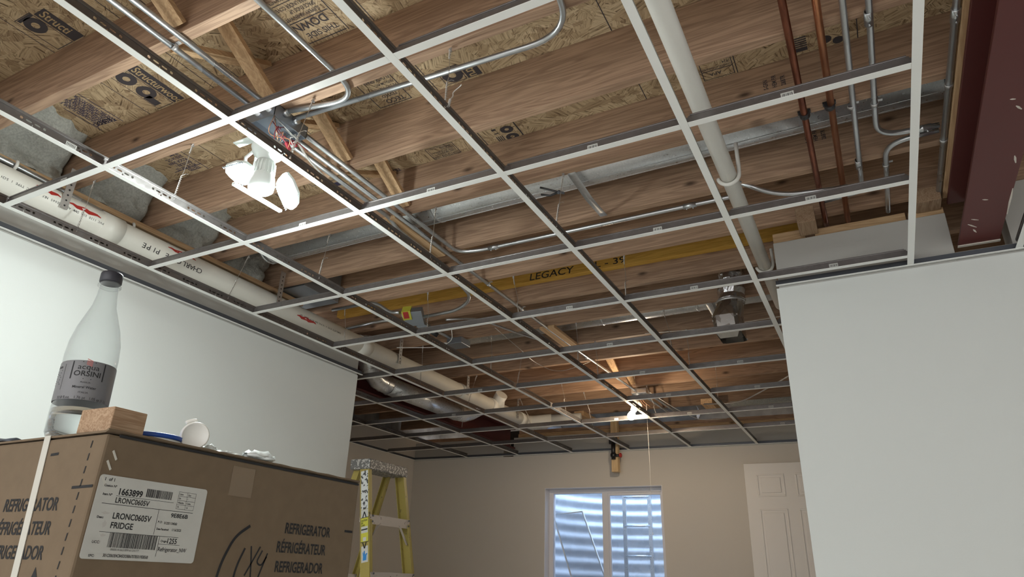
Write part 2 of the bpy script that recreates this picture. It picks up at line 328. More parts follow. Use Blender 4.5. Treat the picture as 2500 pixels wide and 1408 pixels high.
# back wall with the window opening (four pieces around it, one mesh)
WX0, WX1, WZ0, WZ1 = bwx(-.294), bwx(.915), -1.55, -.35
def bwbox(mb, s0, s1, o0, o1, z0, z1):
    return mb.add([bw(s0, o0, z0), bw(s1, o0, z0), bw(s1, o1, z0), bw(s0, o1, z0), bw(s0, o0, z1), bw(s1, o0, z1), bw(s1, o1, z1), bw(s0, o1, z1)],
                  [(0, 3, 2, 1), (4, 5, 6, 7), (0, 1, 5, 4), (1, 2, 6, 5), (2, 3, 7, 6), (3, 0, 4, 7)])
mb = MB(); LW = 6.6
bwbox(mb, 0, WX0, 0, .2, -G, -.014); bwbox(mb, WX1, LW, 0, .2, -G, -.014); bwbox(mb, WX0, WX1, 0, .2, -G, WZ0); bwbox(mb, WX0, WX1, 0, .2, WZ1, -.014)
struct('wall_back', mb, 'wall_beige')
struct('wall_back_upper', bwbox(MB(), bwx(-.66), LW, .006, .2, -.014, .185), 'drywall')
struct('wall_back_upper', bwbox(MB(), 0, bwx(-.78), .006, .2, -.014, .185), 'drywall')
struct('wall_east', MB().box(5.08, 5.2, -5.5, 6, -G, .55), 'wall_white')
struct('wall_rim_closure', MB().box(-2.1, 5.2, 6.0, 6.06, .19, .53), 'foundation')  # outer closure added to keep the space above the back wall dark
struct('wall_rim_left', MB().box(-2.08, -1.98, 2.2, 6, .2, .53).box(-.66, -.6, -3, 2.2, .1, .53).box(-.6, -.34, -3, 1.75, .1, .28), 'foundation')
# wall angles (white lip, dark leg)
def angle(name, p0, p1, inward):
    p0, p1, n = Vector(p0), Vector(p1), Vector(inward).normalized(); z = Vector((0, 0, 1))
    mb = MB().bar(p0+n*.006-z*.0025, p1+n*.006-z*.0025, n*.014, z*.003); o = struct(name, mb, 'white_paint_metal')
    MB().bar(p0+n*.0015+z*.012, p1+n*.0015+z*.012, n*.002, z*.023).build('upright_leg', 'dark_steel', o)
struct('wall_pocket_blocker', bwbox(MB(), bwx(-.8), bwx(-.64), .19, .2, -.02, .3), 'blocker_dark')  # added dark panel that stops daylight leaking in at the beam pocket
angle('trim_1', (-.2, -3, 0), (-.2, 2.36, 0), (1, 0, 0))
angle('trim_2', (2.51, 1.925, 0), (5.1, 1.925, 0), (0, -1, 0))
angle('trim_3', bw(0, 0, 0), bw(LW, 0, 0), -bwn)
angle('trim_4', (-1.9, 2.3, 0), (-1.9, 5.4, 0), (1, 0, 0))

# ------------------------------------------------------------------ subfloor with its printed stamps
sub = struct('ceiling', MB().box(-2.1, 5.2, -3, 6.06, .535, .56), 'osb')
OZ = .5345
XP, XM, YP, YM = Vector((1, 0, 0)), Vector((-1, 0, 0)), Vector((0, 1, 0)), Vector((0, -1, 0))
def stamp(fn, ink='stamp_ink'):
    mb = MB(); fn(mb); return mb.build('printed_stamp', ink, sub, fixn=False)
def T(mb, s, size, x, y, u, v, **k): mb.text(s, size, (x, y, OZ), u, v, **k)
def R(mb, x0, x1, y0, y1): mb.add([(x0, y0, OZ), (x0, y1, OZ), (x1, y1, OZ), (x1, y0, OZ)], [(0, 1, 2, 3)])
def frame_(mb, x0, x1, y0, y1, t=.004):
    R(mb, x0, x1, y0, y0+t); R(mb, x0, x1, y1-t, y1); R(mb, x0, x0+t, y0, y1); R(mb, x1-t, x1, y0, y1)
def ring(mb, x, y, r0, r1, sx=1.):
    n = 24; vs = []
    for i in range(n):
        a = 2*math.pi*i/n; vs += [(x+r0*math.cos(a), y+sx*r0*math.sin(a), OZ), (x+r1*math.cos(a), y+sx*r1*math.sin(a), OZ)]
    mb.add(vs, [(2*i, 2*i+1, (2*i+3) % (2*n), (2*i+2) % (2*n)) for i in range(n)])
mat('osb_print', (.50, .35, .18), .75)
def logo(x0, y0, y1, word, n=0):       # dark band with a tan word, over big dark rounded figures
    def f(mb): R(mb, x0, x0+.062, y0, y1); frame_(mb, x0-.1, x0-.006, y0-.012, y1, .003)
    stamp(f)
    def f2(mb):
        yy = y0+.035
        for q in range(2):
            ring(mb, x0-.05, yy, .016, .043, .85); yy += .088
            if yy+.03 > y1: break
        R(mb, x0-.09, x0-.01, y0-.008, y0+.004)
        if y1-y0 > .2: R(mb, x0-.095, x0-.055, y1-.075, y1-.02)
    stamp(f2)
    mb = MB(); mb.text(word, .062, (x0+.012, y0+.008, OZ-.0006), YP, XP, sx=.62, bold=.012); mb.build('printed_word', 'osb_print', sub, fixn=False)
logo(.435, .055, .272, 'Structurwood'); logo(.40, -.275, -.13, 'Structi'); logo(.36, -.53, -.5, ''); logo(1.62, .60, .675, 'Struc')
def f(mb):
    for i in range(6): T(mb, 'MANUFACTURED FLOOR SPAN'[i % 3:18+i % 3], .026, .10-i*.019, .245-.002*i, YM, XM, sx=.62, bold=.03)
    R(mb, -.035, -.031, .09, .26); R(mb, .115, .119, .06, .26); T(mb, 'DOWN', .03, -.03, .235, XP, YM, sx=1.1, bold=.02); frame_(mb, .05, .10, .01, .05, .002)
stamp(f, 'stamp_blue')
def f(mb):
    T(mb, 'THIS SIDE', .034, 1.345, .222, XM, YP, sx=.95, bold=.015); T(mb, 'DOWN', .048, 1.335, .172, XM, YP, sx=.95, bold=.02)
    R(mb, 1.17, 1.36, .262, .266); R(mb, 1.17, 1.36, .162, .166)
    for i, s in enumerate(('SLIPPERY WHEN WET', 'SPACE ENDS UP', 'STORE UNDER COVER')): T(mb, s, .022, 1.34, .138-i*.024, XM, YP, sx=.72, bold=.012)
    R(mb, 1.17, 1.36, .077, .080)
    for i, s in enumerate(('NEED APPLICATION INSTRUCTION', 'MANUAL? PLEASE CALL', '905-823-0824')): T(mb, s, .019, 1.33, .056-i*.021, XM, YP, sx=.62, bold=.014)
    R(mb, 1.17, 1.36, .002, .005); R(mb, 1.365, 1.369, -.06, .27)
stamp(f)
def f(mb):
    frame_(mb, 1.192, 1.352, .60, .676, .004); T(mb, 'TECO', .034, 1.33, .642, XM, YP, bold=.02); T(mb, 'TESTED', .022, 1.318, .613, XM, YP, bold=.02)
    R(mb, 1.19, 1.194, .5, .6); R(mb, 1.35, 1.354, .49, .6)
    for i, s in enumerate(('PS 2-92  PRP-133', 'HUD-UM-40C', 'FLOOR SPAN', '23/32" 24" O.C.')): T(mb, s, (.02, .018, .026, .016)[i], 1.345, (.572, .55, .52, .503)[i], XM, YP, sx=.8, bold=.012)
stamp(f)
def f(mb):
    for i, s in enumerate(('TESTED', 'PS 2-92 PRP-133', 'EXPOSURE 1', 'FLOOR SPAN', '23/32 24 O.C.', '18 mm')): T(mb, s, (.028, .024, .024, .026, .024, .026)[i], .128, (.64, .615, .592, .567, .543, .52)[i], XM, YP, sx=.8, bold=.03)
    R(mb, -.03, .15, .632, .636); R(mb, .15, .154, .50, .68)
stamp(f, 'stamp_blue')
def f(mb):
    ring(mb, 1.60, 1.025, .010, .030, .8); ring(mb, 1.60, 1.08, .010, .030, .8); R(mb, 1.645, 1.651, .98, 1.09); R(mb, 1.535, 1.555, 1.0, 1.012); R(mb, 1.535, 1.555, 1.03, 1.036)
    for i in range(4): R(mb, 1.53+i*.009, 1.535+i*.009, 1.055, 1.088)
stamp(f)
def f(mb):
    frame_(mb, 1.19, 1.335, 1.0, 1.085, .003); frame_(mb, 1.2, 1.325, 1.01, 1.06, .002)
    for i, s in enumerate(('NEED APPLICATION', 'INSTRUCTION MANUAL?', 'PLEASE CALL', '905-823-0824')): T(mb, s, .0135, 1.318, 1.047-i*.0115, XM, YP, sx=.75, bold=.02)
    T(mb, 'STORE UNDER COVER', .02, 1.33, 1.066, XM, YP, sx=.7, bold=.012)
stamp(f)
def f(mb):
    frame_(mb, 2.43, 2.545, .975, 1.085, .003); R(mb, 2.43, 2.545, 1.035, 1.039)
    for i, s in enumerate(('CONSTRUCTION SHEATHING', '1F24', '18 mm')): T(mb, s, (.014, .02, .018)[i], 2.54, (1.02, 1.0, .982)[i], XM, YP, sx=.72, bold=.015)
    T(mb, 'APA', .024, 2.5, 1.05, XM, YP, bold=.02); R(mb, 2.76, 2.80, 1.055, 1.075)
    ring(mb, 2.86, 1.05, .0, .02); ring(mb, 2.9, 1.07, .0, .018)
    for i in range(5): R(mb, 2.755, 2.80, 1.0+i*.011, 1.007+i*.011)
stamp(f)
def f(mb): ring(mb, 1.35, -.12, .015, .05); R(mb, 1.3, 1.32, -.2, -.13); T(mb, 'TESTED', .03, 1.0, 1.07, XM, YP, bold=.02); T(mb, 'RATED', .03, .72, .66, XM, YP, bold=.02); frame_(mb, .5, .68, .93, 1.02, .003); R(mb, .55, .66, 1.04, 1.07)
stamp(f, 'stamp_blue')
def f(mb):
    for x in (-.14, .27, .66, .80, 1.47, 2.198, 2.552, 2.96): R(mb, x, x+.0035, -.5, 1.1)
stamp(f)

# ------------------------------------------------------------------ joists, laminated beam, bridging
JY = lambda k: .684+.4055*k
for i, k in enumerate(range(-4, 12)):
    y = JY(k); x0 = -.42 if k < 3 else -1.95
    j = MB().box(x0, 4.6, y, y+.038, .3, .535).build('floor_joist', 'joist_wood', bevel=.0015)
    where = 'nearest the camera' if k == -4 else ('last before the back wall' if k == 11 else ORD[i]+' from the camera')
    tag(j, 'brown sawn floor joist carrying the subfloor, '+where, 'joist', 'floor joists')
    if k in (-3, -2, 1, 2, 5, 8):
        mb = MB()
        for q in range(3): mb.text(('S-GRN', 'HEM FIR', '2'+chr(38)+'BTR')[q], .022, (2.55+.03*q+.1*(k % 3), y-.0006, .42), (0, 0, 1), XM, sx=.7, bold=.02)
        mb.build('grade_stamp', 'stamp_ink', j, fixn=False)
b = MB().box(-.4, 2.62, JY(4)-.046, JY(4)-.001, .41, .535).build('laminated_beam', 'lvl_wood', bevel=.0015)
tag(b, 'yellow laminated lumber beam with LEGACY written on its face, between joists', 'beam')
MB().text('LEGACY', .062, (1.1, JY(4)-.0468, .418), XP, (0, 0, 1), sx=1.25, bold=.006, shear=.1).text('L - 39', .055, (1.52, JY(4)-.0468, .424), XP, (0, 0, 1), sx=1.45, bold=.006).build('handwriting', 'black_ink', b, fixn=False)
bb = [(-4, 'f', 1.06), (-3, 'r', .97), (-3, 'f', 1.06), (-2, 'r', .97), (-2, 'f', 1.05), (-1, 'r', .95), (-1, 'f', 1.05), (0, 'r', .95), (0, 'f', 1.05), (2, 'r', .97), (3, 'r', .98), (4, 'r', .96), (7, 'r', .95), (7, 'f', 1.05), (8, 'r', .96), (8, 'f', 1.06), (9, 'r', .96)]
for k, d, x in bb:
    y0, y1 = JY(k)+.038, JY(k+1)
    a, c = ((x, y0+.012, .318), (x, y1-.014, .515)) if d == 'r' else ((x, y0+.014, .515), (x, y1-.012, .318))
    dv = (Vector(c)-Vector(a)).normalized(); o = MB().bar(a, c, (.06, 0, 0), dv.cross(Vector((1, 0, 0)))*.019).build('bridging_brace', 'lumber_y', bevel=.001)
    tag(o, 'diagonal wooden bridging brace %s toward the back, between the %s and %s joists' % ('rising' if d == 'r' else 'falling', ORD[k+4], ORD[k+5]), 'brace', 'cross bridging braces')
for x0, x1, k, nm in ((.868, .985, 1, 'across the bay of the near duct'), (.955, 1.06, 5, 'across the bay of the far duct')):
    tag(MB().box(x0, x1, JY(k)+.005, JY(k+1)+.034, .28, .299).build('blocking_board', 'lumber_y', bevel=.001), 'flat wooden board nailed under two joists '+nm, 'board')
# spray foam in the rim bays
for i, k in enumerate((-3, -2, -1, 0, 1)):
    y0, y1 = JY(k)+.04, JY(k+1)-.002; n = 18; mb = MB(); vs = []; fs = []
    for a in range(n+1):
        for c in range(n+1):
            u, v = a/n, c/n; y = y0+(y1-y0)*u; z = .30+.234*v
            e = .08*(1-(2*u-1)**4)**.5 if 0 < u < 1 else 0
            p = Vector((0, y*9, z*9+k)); x = -.30+e+.06*noise.noise(p)+.03*noise.noise(p*3)+.22*max(0, v-.45)*(1 if i != 4 else .5)
            vs.append((x, y, z))
    for a in range(n):
        for c in range(n): q = a*(n+1)+c; fs.append((q, q+1, q+n+2, q+n+1))
    k0 = len(vs); vs += [(-.41, y0, .3), (-.41, y1, .3), (-.41, y1, .534), (-.41, y0, .534)]
    fs.append((k0, k0+1, k0+2, k0+3))
    mb.add(vs, fs, True)
    tag(mb.build('spray_foam', 'foam'), 'pale spray foam lump in the %s joist bay from the camera along the left wall' % ORD[i], 'foam', 'spray foam in the rim bays')
tag(MB().box(-.335, -.20, -2.5, 1.75, .272, .2995).build('sill_plank', 'lumber_y', bevel=.002), 'long brown sill plank under the joist ends, behind the left waste pipe', 'plank')

# ------------------------------------------------------------------ steel beams
def ibeam(name, x0, x1, y0, y1, z0, z1, label):
    t = thing(name, label, 'beam', ((x0+x1)/2, y0, z0)); xm = (x0+x1)/2
    MB().box(x0, x1, y0, y1, z0, z0+.014).build('lower_flange', 'maroon_steel', t, bevel=.002)
    MB().box(x0, x1, y0, y1, z1-.014, z1).build('upper_flange', 'maroon_steel', t, bevel=.002)
    MB().box(xm-.005, xm+.005, y0, y1, z0+.014, z1-.014).build('web', 'maroon_steel', t)
    return t
t = ibeam('steel_beam', 3.215, 3.355, -3, 1.93, .05, .262, 'scuffed maroon steel beam at the right, ending in the white wall')
mb = MB().box(3.213, 3.357, 1.915, 1.931, .046, .05)
mb.build('plaster_smear', 'chalk', t)
mb = MB()
for (x, y, a, l) in ((3.25, 1.75, .9, .05), (3.262, 1.80, 1.2, .035), (3.255, 1.70, .6, .03), (3.275, 1.55, .5, .02), (3.31, 1.0, 1.0, .03), (3.335, 1.3, 1.4, .05), (3.353, 1.6, 1.55, .2), (3.29, .95, .4, .015)):
    u = Vector((math.cos(a), math.sin(a), 0)); v = Vector((-u.y, u.x, 0)); mb.plate([(-l/2, -.0015), (-l/6, -.004), (l/2, -.002), (l/2, .001), (0, .003), (-l/2, .001)], (x, y, .0497), u, v, -.0003)
mb.build('scratch', 'chalk', t)
tag(MB().box(3.2, 3.37, -3, 1.9, .264, .299).build('nailer_plank', 'lumber_y', bevel=.002), 'wooden nailer plank on top of the right maroon beam', 'plank')
ibeam('steel_beam', -.72, -.585, 2.36, 5.36, .045, .26, 'dark maroon steel beam running above the alcove at the left')
tag(MB().box(-.73, -.575, 2.36, 5.3, .262, .299).build('nailer_plank', 'lumber_y'), 'wooden nailer plank on the dark beam above the alcove', 'plank')

# ------------------------------------------------------------------ suspended grid
CX = {-2: -1.217, -1: -.602, 0: .006, 1: .610, 2: 1.214, 3: 1.824, 4: 2.437, 5: 3.037}
RY = {0: 0., 1: .610, 2: 1.219, 3: 1.832, 4: 2.442, 5: 3.048, 6: 3.656, 7: 4.26, 8: 4.872, -1: -.61}
FW, WH = .0238, .038
CN = {-2: 'left runner in the alcove', -1: 'right runner in the alcove', 0: 'runner beside the left wall', 1: 'second runner from left', 2: 'third runner from left', 3: 'fourth runner from left', 4: 'fifth runner from left', 5: 'runner nearest the maroon beam'}
def runner(c, y0, y1, label):
    x = CX[c]; t = thing('main_runner', label, 'ceiling grid runner', (x, (y0+y1)/2, 0), 'long runners of the ceiling grid')
    MB().box(x-FW/2, x+FW/2, y0, y1, 0, .0012).build('face_cap', 'white_paint_metal', t)
    mb = MB(); mb.box(x-.0007, x+.0007, y0, y1, .0012, WH-.006); mb.uv = lambda p: (p.y, p.z); mb.build('web', 'tee_web', t)
    MB().box(x-.0035, x+.0035, y0, y1, WH-.006, WH+.004).build('top_bulb', 'tee_web_plain', t, bevel=.0012)
    return t
def backy(x): return bw(bwx(x), 0, 0).y-.004
for c, y0, y1 in ((0, -2, None), (1, -2, None), (2, -2, None), (3, -2, None), (4, -2, None), (5, -2, 1.92), (-1, 2.34, None), (-2, 2.34, None)):
    t = runner(c, y0, y1 or backy(CX[c]), 'long white and galvanized ceiling grid runner, '+CN[c])
    if c == 1:
        mb = MB().box(CX[c]+.0009, CX[c]+.0013, .085-.22, .12-.22, .008, .024); mb.build('barcode_sticker', 'paper', t)
        mb = MB()
        for i in range(7): mb.box(CX[c]+.0013, CX[c]+.0015, .088-.22+i*.0042, .0895-.22+i*.0042, .011, .021)
        mb.build('barcode', 'black_ink', t)
t = runner(5, 1.6, 1.92, 'short white grid runner piece at the right edge against the wall')
for ch in t.children: ch.data.transform(Matrix.Translation((.37, 0, 0)))
sticker = {(3, 1): .30, (4, 2): .27, (3, 2): .33, (3, 3): .32, (2, 3): .31, (1, 1): .3, (2, 4): .3, (4, 1): .27, (4, 3): .3, (3, 5): .3, (2, 5): .3, (3, 6): .3, (2, 6): .3, (3, 7): .3, (2, 7): .3, (3, 8): .3, (0, 5): .3, (-1, 6): .3, (1, 7): .3, (2, 1): .3, (0, 0): .35}
def cross(c, r, x0=None, x1=None):
    a = (CX[c]+FW/2+.0005) if x0 is None else x0; b = (CX[c+1]-FW/2-.0005) if x1 is None else x1; y = RY[r]
    rows = 'row level with the work light' if False else '%s row from the camera' % ORD[r+1]
    lab = 'white cross tee, %s, right of the %s' % (rows, CN[c]) if c > -3 else 'short white cross tee, %s, at the alcove wall' % rows
    if c == -3: c0 = -2
    t = thing('cross_tee', lab, 'ceiling grid tee', ((a+b)/2, y, 0), 'cross tees of the ceiling grid')
    MB().box(a, b, y-FW/2, y+FW/2, 0, .0011).build('face_cap', 'white_paint_metal', t)
    MB().box(a, b, y-.0007, y+.0007, .0011, .032).box(a-.004, a+.02, y-.0014, y+.0014, .012, .026).box(b-.02, b+.004, y-.0014, y+.0014, .012, .026).build('web', 'tee_web_plain', t)
    MB().box(a+.006, b-.006, y-.003, y+.003, .031, .036).build('top_bulb', 'tee_web_plain', t, bevel=.001)
    if (c, r) in sticker:
        xs = a+sticker[(c, r)]*(b-a)/.6
        s_ = MB().box(xs, xs+.034, y-.0014, y-.0009, .007, .022).build('barcode_sticker', 'paper', t)
        mb = MB()
        for i in range(8): mb.box(xs+.004+i*.0035, xs+.004+i*.0035+(.0012, .002, .001)[i % 3], y-.0017, y-.0014, .009, .018)
        mb.build('barcode', 'black_ink', s_)
for r in range(-1, 9):
    for c in range(-2, 5):
        if c < 0 and r < 4: continue
        if c == -2 and r < 5: continue
        if c == 4 and r > 3: continue
        if r < 1 and c == 4: continue
        cross(c, r)
    if 4 <= r: cross(4, r, x1=CX[4]+.6)
    if r >= 5: cross(-3, r, -1.885, CX[-2]-FW/2-.0005)
cross(-2, 4, -.33+.0, CX[-1]-.1) if False else None

# ------------------------------------------------------------------ hanger wires
def twist(mb, a, b, r=.0014, turns=5, amp=.003):
    a, b = Vector(a), Vector(b); d = b-a; t = d.normalized(); u = t.cross(Vector((.3, 1, .2))).normalized(); v = t.cross(u)
    for ph in (0, math.pi):
        mb.tube([a+d*(i/(turns*6))+(u*math.cos(i*math.pi/3+ph)+v*math.sin(i*math.pi/3+ph))*amp for i in range(turns*6+1)], r, 5, False)
hang = [(0, .27, .30), (1, .268, .30), (2, .25, .30), (3, .254, .30), (0, 1.05, 1.13), (1, 1.05, 1.12), (2, 1.08, 1.12), (3, 1.05, 1.11), (0, 1.94, 1.93), (1, 1.95, 1.93), (2, 1.936, 1.93), (3, 1.885, 1.94), (0, 2.75, 2.74), (1, 2.7, 2.74), (2, 2.75, 2.74), (3, 2.72, 2.74), (0, 3.41, 3.55), (1, 3.08, 3.14), (2, 3.1, 3.14), (3, 3.13, 3.14), (1, 3.95, 3.95), (2, 3.95, 3.95), (3, 3.95, 3.95), (0, 4.6, 4.36), (1, 4.55, 4.36), (2, 4.5, 4.36), (-1, 4.3, 4.36)]
for i, (c, yb, yt) in enumerate(hang):
    x = CX[c]; tx = x-.02+.012*((i*7) % 5-2); kk = [q for q in hang if q[0] == c].index((c, yb, yt))
    t = thing('hanger_wire', 'twisted steel hanger wire, %s along the %s' % (ORD[kk], CN[c]), 'wire', (x, yb, .02), 'twisted hanger wires of the grid')
    top = Vector((tx, yt, .296)); bot = Vector((x, yb, .03)); m1 = bot+(top-bot)*.4
    mb = MB(); twist(mb, bot, m1); twist(mb, bot+(top-bot)*.82, top, turns=3)
    mb.tube([m1, m1+Vector((.003, .002, .02)), bot+(top-bot)*.82], .0012, 6, False)
    mb.tube([m1, m1+Vector((.006, .01, .012)), m1+Vector((.013, .016, .012))], .0009, 6, False)
    mb.tube([bot+Vector((.004*math.cos(a), 0, .004*math.sin(a)-.006)) for a in [q*.7 for q in range(10)]], .0009, 6, False)
    mb.build('wire', 'wire_steel', t)
    MB().box(tx-.005, tx+.005, yt-.001, yt+.001, .285, .318).tube([(tx, yt-.006, .29), (tx, yt+.006, .29)], .0035, 8).build('eye_lag', 'strap_steel', t)
t = thing('hanger_wire', 'loose curled bright wire end beside the fourth runner from the left', 'wire', (1.83, .3, .05))
twist(mb := MB(), (1.83, .262, .03), (1.80, .31, .1)); mb.tube(fil([(1.80, .31, .1), (1.79, .34, .14), (1.775, .355, .17), (1.80, .36, .19), (1.81, .35, .185)], .02), .0016, 6, False); mb.build('wire', 'wire_white', t)

# ------------------------------------------------------------------ ducts
def xring(mb, x, y, z, r, w_=.008):
    mb.lathe([(r, -w_), (r+.003, -w_*.4), (r+.003, w_*.4), (r, w_)], (x, y, z), XP, 36, False)
t = thing('round_duct', 'large round galvanized duct in the bay of the near blocking board', 'duct', (1.5, 1.31, .34))
mb = MB().tube([(-.06, 1.30, .432), (1.2, 1.305, .437), (3.2, 1.31, .452)], .085, 40); mb.build('pipe', 'galvanized', t)
for q in ((-.05, 1.30, .432), (-.02, 1.30, .432), (1.08, 1.304, .437)): mb = MB(); xring(mb, *q, .0855); mb.build('collar', 'galvanized', t)
mb = MB()
for a in (-1.25, -1.75): mb.tube([(x, 1.305+.0855*math.cos(a), .437+.0855*math.sin(a)+.0075*(x-1.2)) for x in (-.05, 1.2, 3.18)], .0012, 6, False)
mb.build('seam', 'galvanized', t)
MB().tube(fil([(3.19, 1.31, .452), (3.27, 1.31, .452), (3.3, 1.42, .47)], .07), .084, 32).build('elbow', 'dark_steel', t)
t = thing('round_duct', 'slim round duct in the bay behind the foil duct boot', 'duct', (1.0, 2.93, .34))
MB().tube([(.2, 2.93, .4), (3.3, 2.93, .405)], .066, 32).build('pipe', 'galvanized', t)
for q in ((1.32, 2.93, .4015), (1.95, 2.93, .403)): mb = MB(); xring(mb, *q, .0665); mb.build('collar', 'galvanized', t)
MB().tube(fil([(.2, 2.93, .4), (.1, 2.93, .4), (.04, 2.93, .36)], .06), .068, 28).build('elbow', 'galvanized', t)
t = thing('round_duct', 'galvanized duct with jointed elbows hanging above the alcove grid', 'duct', (-.5, 3.4, .06))
P = [(-.50, 2.70, .42), (-.50, 2.72, .30), (-.50, 2.78, .20), (-.50, 2.90, .135), (-.495, 3.02, .125)]
MB().tube(P, .07, 28, False).build('elbow', 'galvanized', t)
MB().tube([(-.495, 3.02, .125), (-.47, 4.0, .125)], .0715, 28).build('pipe', 'galvanized', t)
MB().tube([(-.47, 3.98, .125), (-.462, 4.1, .13), (-.43, 4.17, .16), (-.37, 4.2, .2), (-.28, 4.2, .22)], .07, 28).build('elbow', 'galvanized', t)
mb = MB()
for p, d in (((-.5, 2.78, .2), (0, .6, -.8)), ((-.498, 2.96, .13), (0, 1, -.2)), ((-.495, 3.03, .125), (0, 1, 0)), ((-.47, 3.98, .125), (0, 1, 0))): mb.lathe([(.071, -.004), (.074, 0), (.071, .004)], p, d, 28, False)
mb.build('crimp_ring', 'galvanized', t)
tag(MB().box(-.38, -.02, 1.56, 1.86, .305, .5).build('duct_box', 'box_steel', bevel=.003), 'dark galvanized duct box above the left waste pipe, behind the near duct', 'duct')
# boot: foil wrapped neck over a rectangular sheet metal boot
t = thing('duct_boot', 'crumpled sheet metal duct boot with a foil neck, hanging near the right wall', 'duct', (2.2, 2.52, -.02))
n = 26; mb = MB(); vs = []; fs = []
for i in range(9):
    z = .175+.028*i
    for k in range(n):
        a = 2*math.pi*k/n; r = .073+.010*noise.noise(Vector((math.cos(a)*2, math.sin(a)*2, z*26)))+.004*math.sin(i*2.4)
        vs.append((2.215+.02*i/8+r*math.cos(a), 2.52-.012*i/8+r*math.sin(a), z))
for i in range(8):
    for k in range(n): fs.append((i*n+k, i*n+(k+1) % n, (i+1)*n+(k+1) % n, (i+1)*n+k))
mb.add(vs, fs, False); mb.build('foil_neck', 'foil', t)
circ = [(2.212+.076*math.cos(2*math.pi*k/32), 2.52+.076*math.sin(2*math.pi*k/32), .19) for k in range(32)]
def rectp(k, hx, hy, z, cx, cy):
    a = 2*math.pi*k/32; c, s_ = math.cos(a), math.sin(a); m_ = max(abs(c)/hx, abs(s_)/hy); return (cx+c/m_, cy+s_/m_, z)
r1 = [rectp(k, .068, .115, .09, 2.19, 2.53) for k in range(32)]; r2_ = [rectp(k, .066, .112, .0, 2.195, 2.535) for k in range(32)]
mb = MB(); vs = circ+r1+r2_; mb.add(vs, [(j*32+k, j*32+(k+1) % 32, (j+1)*32+(k+1) % 32, (j+1)*32+k) for j in range(2) for k in range(32)]); mb.build('transition', 'boot_steel', t)
MB().lathe([(.077, .186), (.081, .19), (.077, .2)], (2.212, 2.52, 0), (0, 0, 1), 32, False).build('crimp_ring', 'strap_steel', t)
mb = MB()
for x, y, z in ((2.126, 2.415, .085), (2.126, 2.415, .06), (2.126, 2.42, .01), (2.255, 2.415, .08), (2.255, 2.416, .02), (2.262, 2.64, .01)): mb.lathe([(.004, -.004), (.004, .002)], (x, y, z), YM, 8)
mb.build('screw', 'wire_steel', t)
MB().add([(2.13, 2.424, .0), (2.26, 2.424, .0), (2.24, 2.46, -.03), (2.15, 2.46, -.03)], [(0, 1, 2, 3)]).build('tab', 'boot_steel', t)
t.location += Vector((-.009, .05, .02))
t = thing('flexible_duct', 'foil covered flexible duct end beside the right waste pipe', 'duct', (2.36, 2.3, .28))
mb = MB(); vs = []; fs = []
for i in range(9):
    x = 2.25+.03*i
    for k in range(16):
        a = 2*math.pi*k/16; r = .05+.012*noise.noise(Vector((x*30, math.cos(a)*2, math.sin(a)*2))); vs.append((x, 2.40+r*math.cos(a)*.9, .40+r*math.sin(a)))
for i in range(8):
    for k in range(16): fs.append((i*16+k, i*16+(k+1) % 16, (i+1)*16+(k+1) % 16, (i+1)*16+k))
mb.add(vs, fs); mb.build('foil_skin', 'foil', t)

# ------------------------------------------------------------------ steel straps
def strap(x, y0, y1, label, z0=.305, w_=.034, bow=.0):
    pts = fil([(x, y0-.012, .33), (x, y0-.004, .296), (x+.002, (y0+y1)/2, .278-bow), (x, y1, .292)], .03)
    mb = MB(); n = len(pts)
    vs = []
    for p in pts: vs += [p+Vector((-w_/2, 0, 0)), p+Vector((w_/2, 0, 0))]
    mb.add(vs, [(2*i, 2*i+1, 2*i+3, 2*i+2) for i in range(n-1)], True); o = mb.build('steel_strap', 'strap_steel', fixn=False)
    s_ = o.modifiers.new('thick', 'SOLIDIFY'); s_.thickness = .0012
    tag(o, label, 'strap')
strap(1.86, JY(1)+.034, JY(2)+.003, 'grey steel strap holding the near duct, right of the fourth runner')
strap(2.05, JY(5)+.034, JY(6)+.002, 'steel strap slung under the slim far duct, left of the duct boot')

# ------------------------------------------------------------------ waste pipes
t = thing('waste_pipe', 'long cream plastic waste pipe hanging along the left wall', 'pipe', (-.155, 1.5, .11))
PX, PZ, PR = -.155, .172, .059
MB().tube([(PX, -2.5, PZ), (PX, 4.62, PZ)], PR, 40).build('pipe', 'pvc', t)
for y in (.47, 2.28, 3.55): MB().lathe([(PR, -.05), (PR+.006, -.05), (PR+.006, .05), (PR, .05)], (PX, y, PZ), YP, 36, False).build('coupling', 'pvc', t)
for y in (4.05, 4.62): MB().lathe([(PR, -.04), (PR+.008, -.04), (PR+.008, .045), (PR, .045)], (PX, y, PZ), YP, 36, False).build('coupling', 'pvc_white', t)
mb = MB()
mb.tube([(PX, 4.18, PZ), (PX+.05, 4.1, PZ+.06), (PX+.09, 4.08, PZ+.1)], PR*.95, 24)
mb.build('wye_fitting', 'pvc_white', t)
mb = MB().tube(fil([(PX, 4.62, PZ), (PX, 4.78, PZ), (PX+.22, 4.86, PZ+.02)], .1), PR+.004, 32); mb.build('elbow', 'pvc_white', t)
MB().tube([(PX+.2, 4.85, PZ+.02), (PX+.5, 4.93, PZ+.03)], PR*.95, 28).build('branch', 'pvc_white', t)
mb = MB(); a = .75
dirn = Vector((math.cos(a), 0, -math.sin(a))); nrm = Vector((math.sin(a), 0, math.cos(a)))
def pipe_text(mb, s, y, size, ang, sx=1.):
    cu_u = YM
    for i, chr_ in enumerate(s):
        if chr_ == ' ': continue
        o_ = Vector((PX+(PR+.0006)*math.cos(ang), y-i*size*.62*sx, PZ+(PR+.0006)*math.sin(ang))); v_ = Vector((-math.sin(ang), 0, math.cos(ang)))*-1
        mb.text(chr_, size, o_, YM, -v_*-1, sx=sx)
pipe_text(mb, 'CHARLOTTE PIPE', .95, .034, -.25, 1.15)
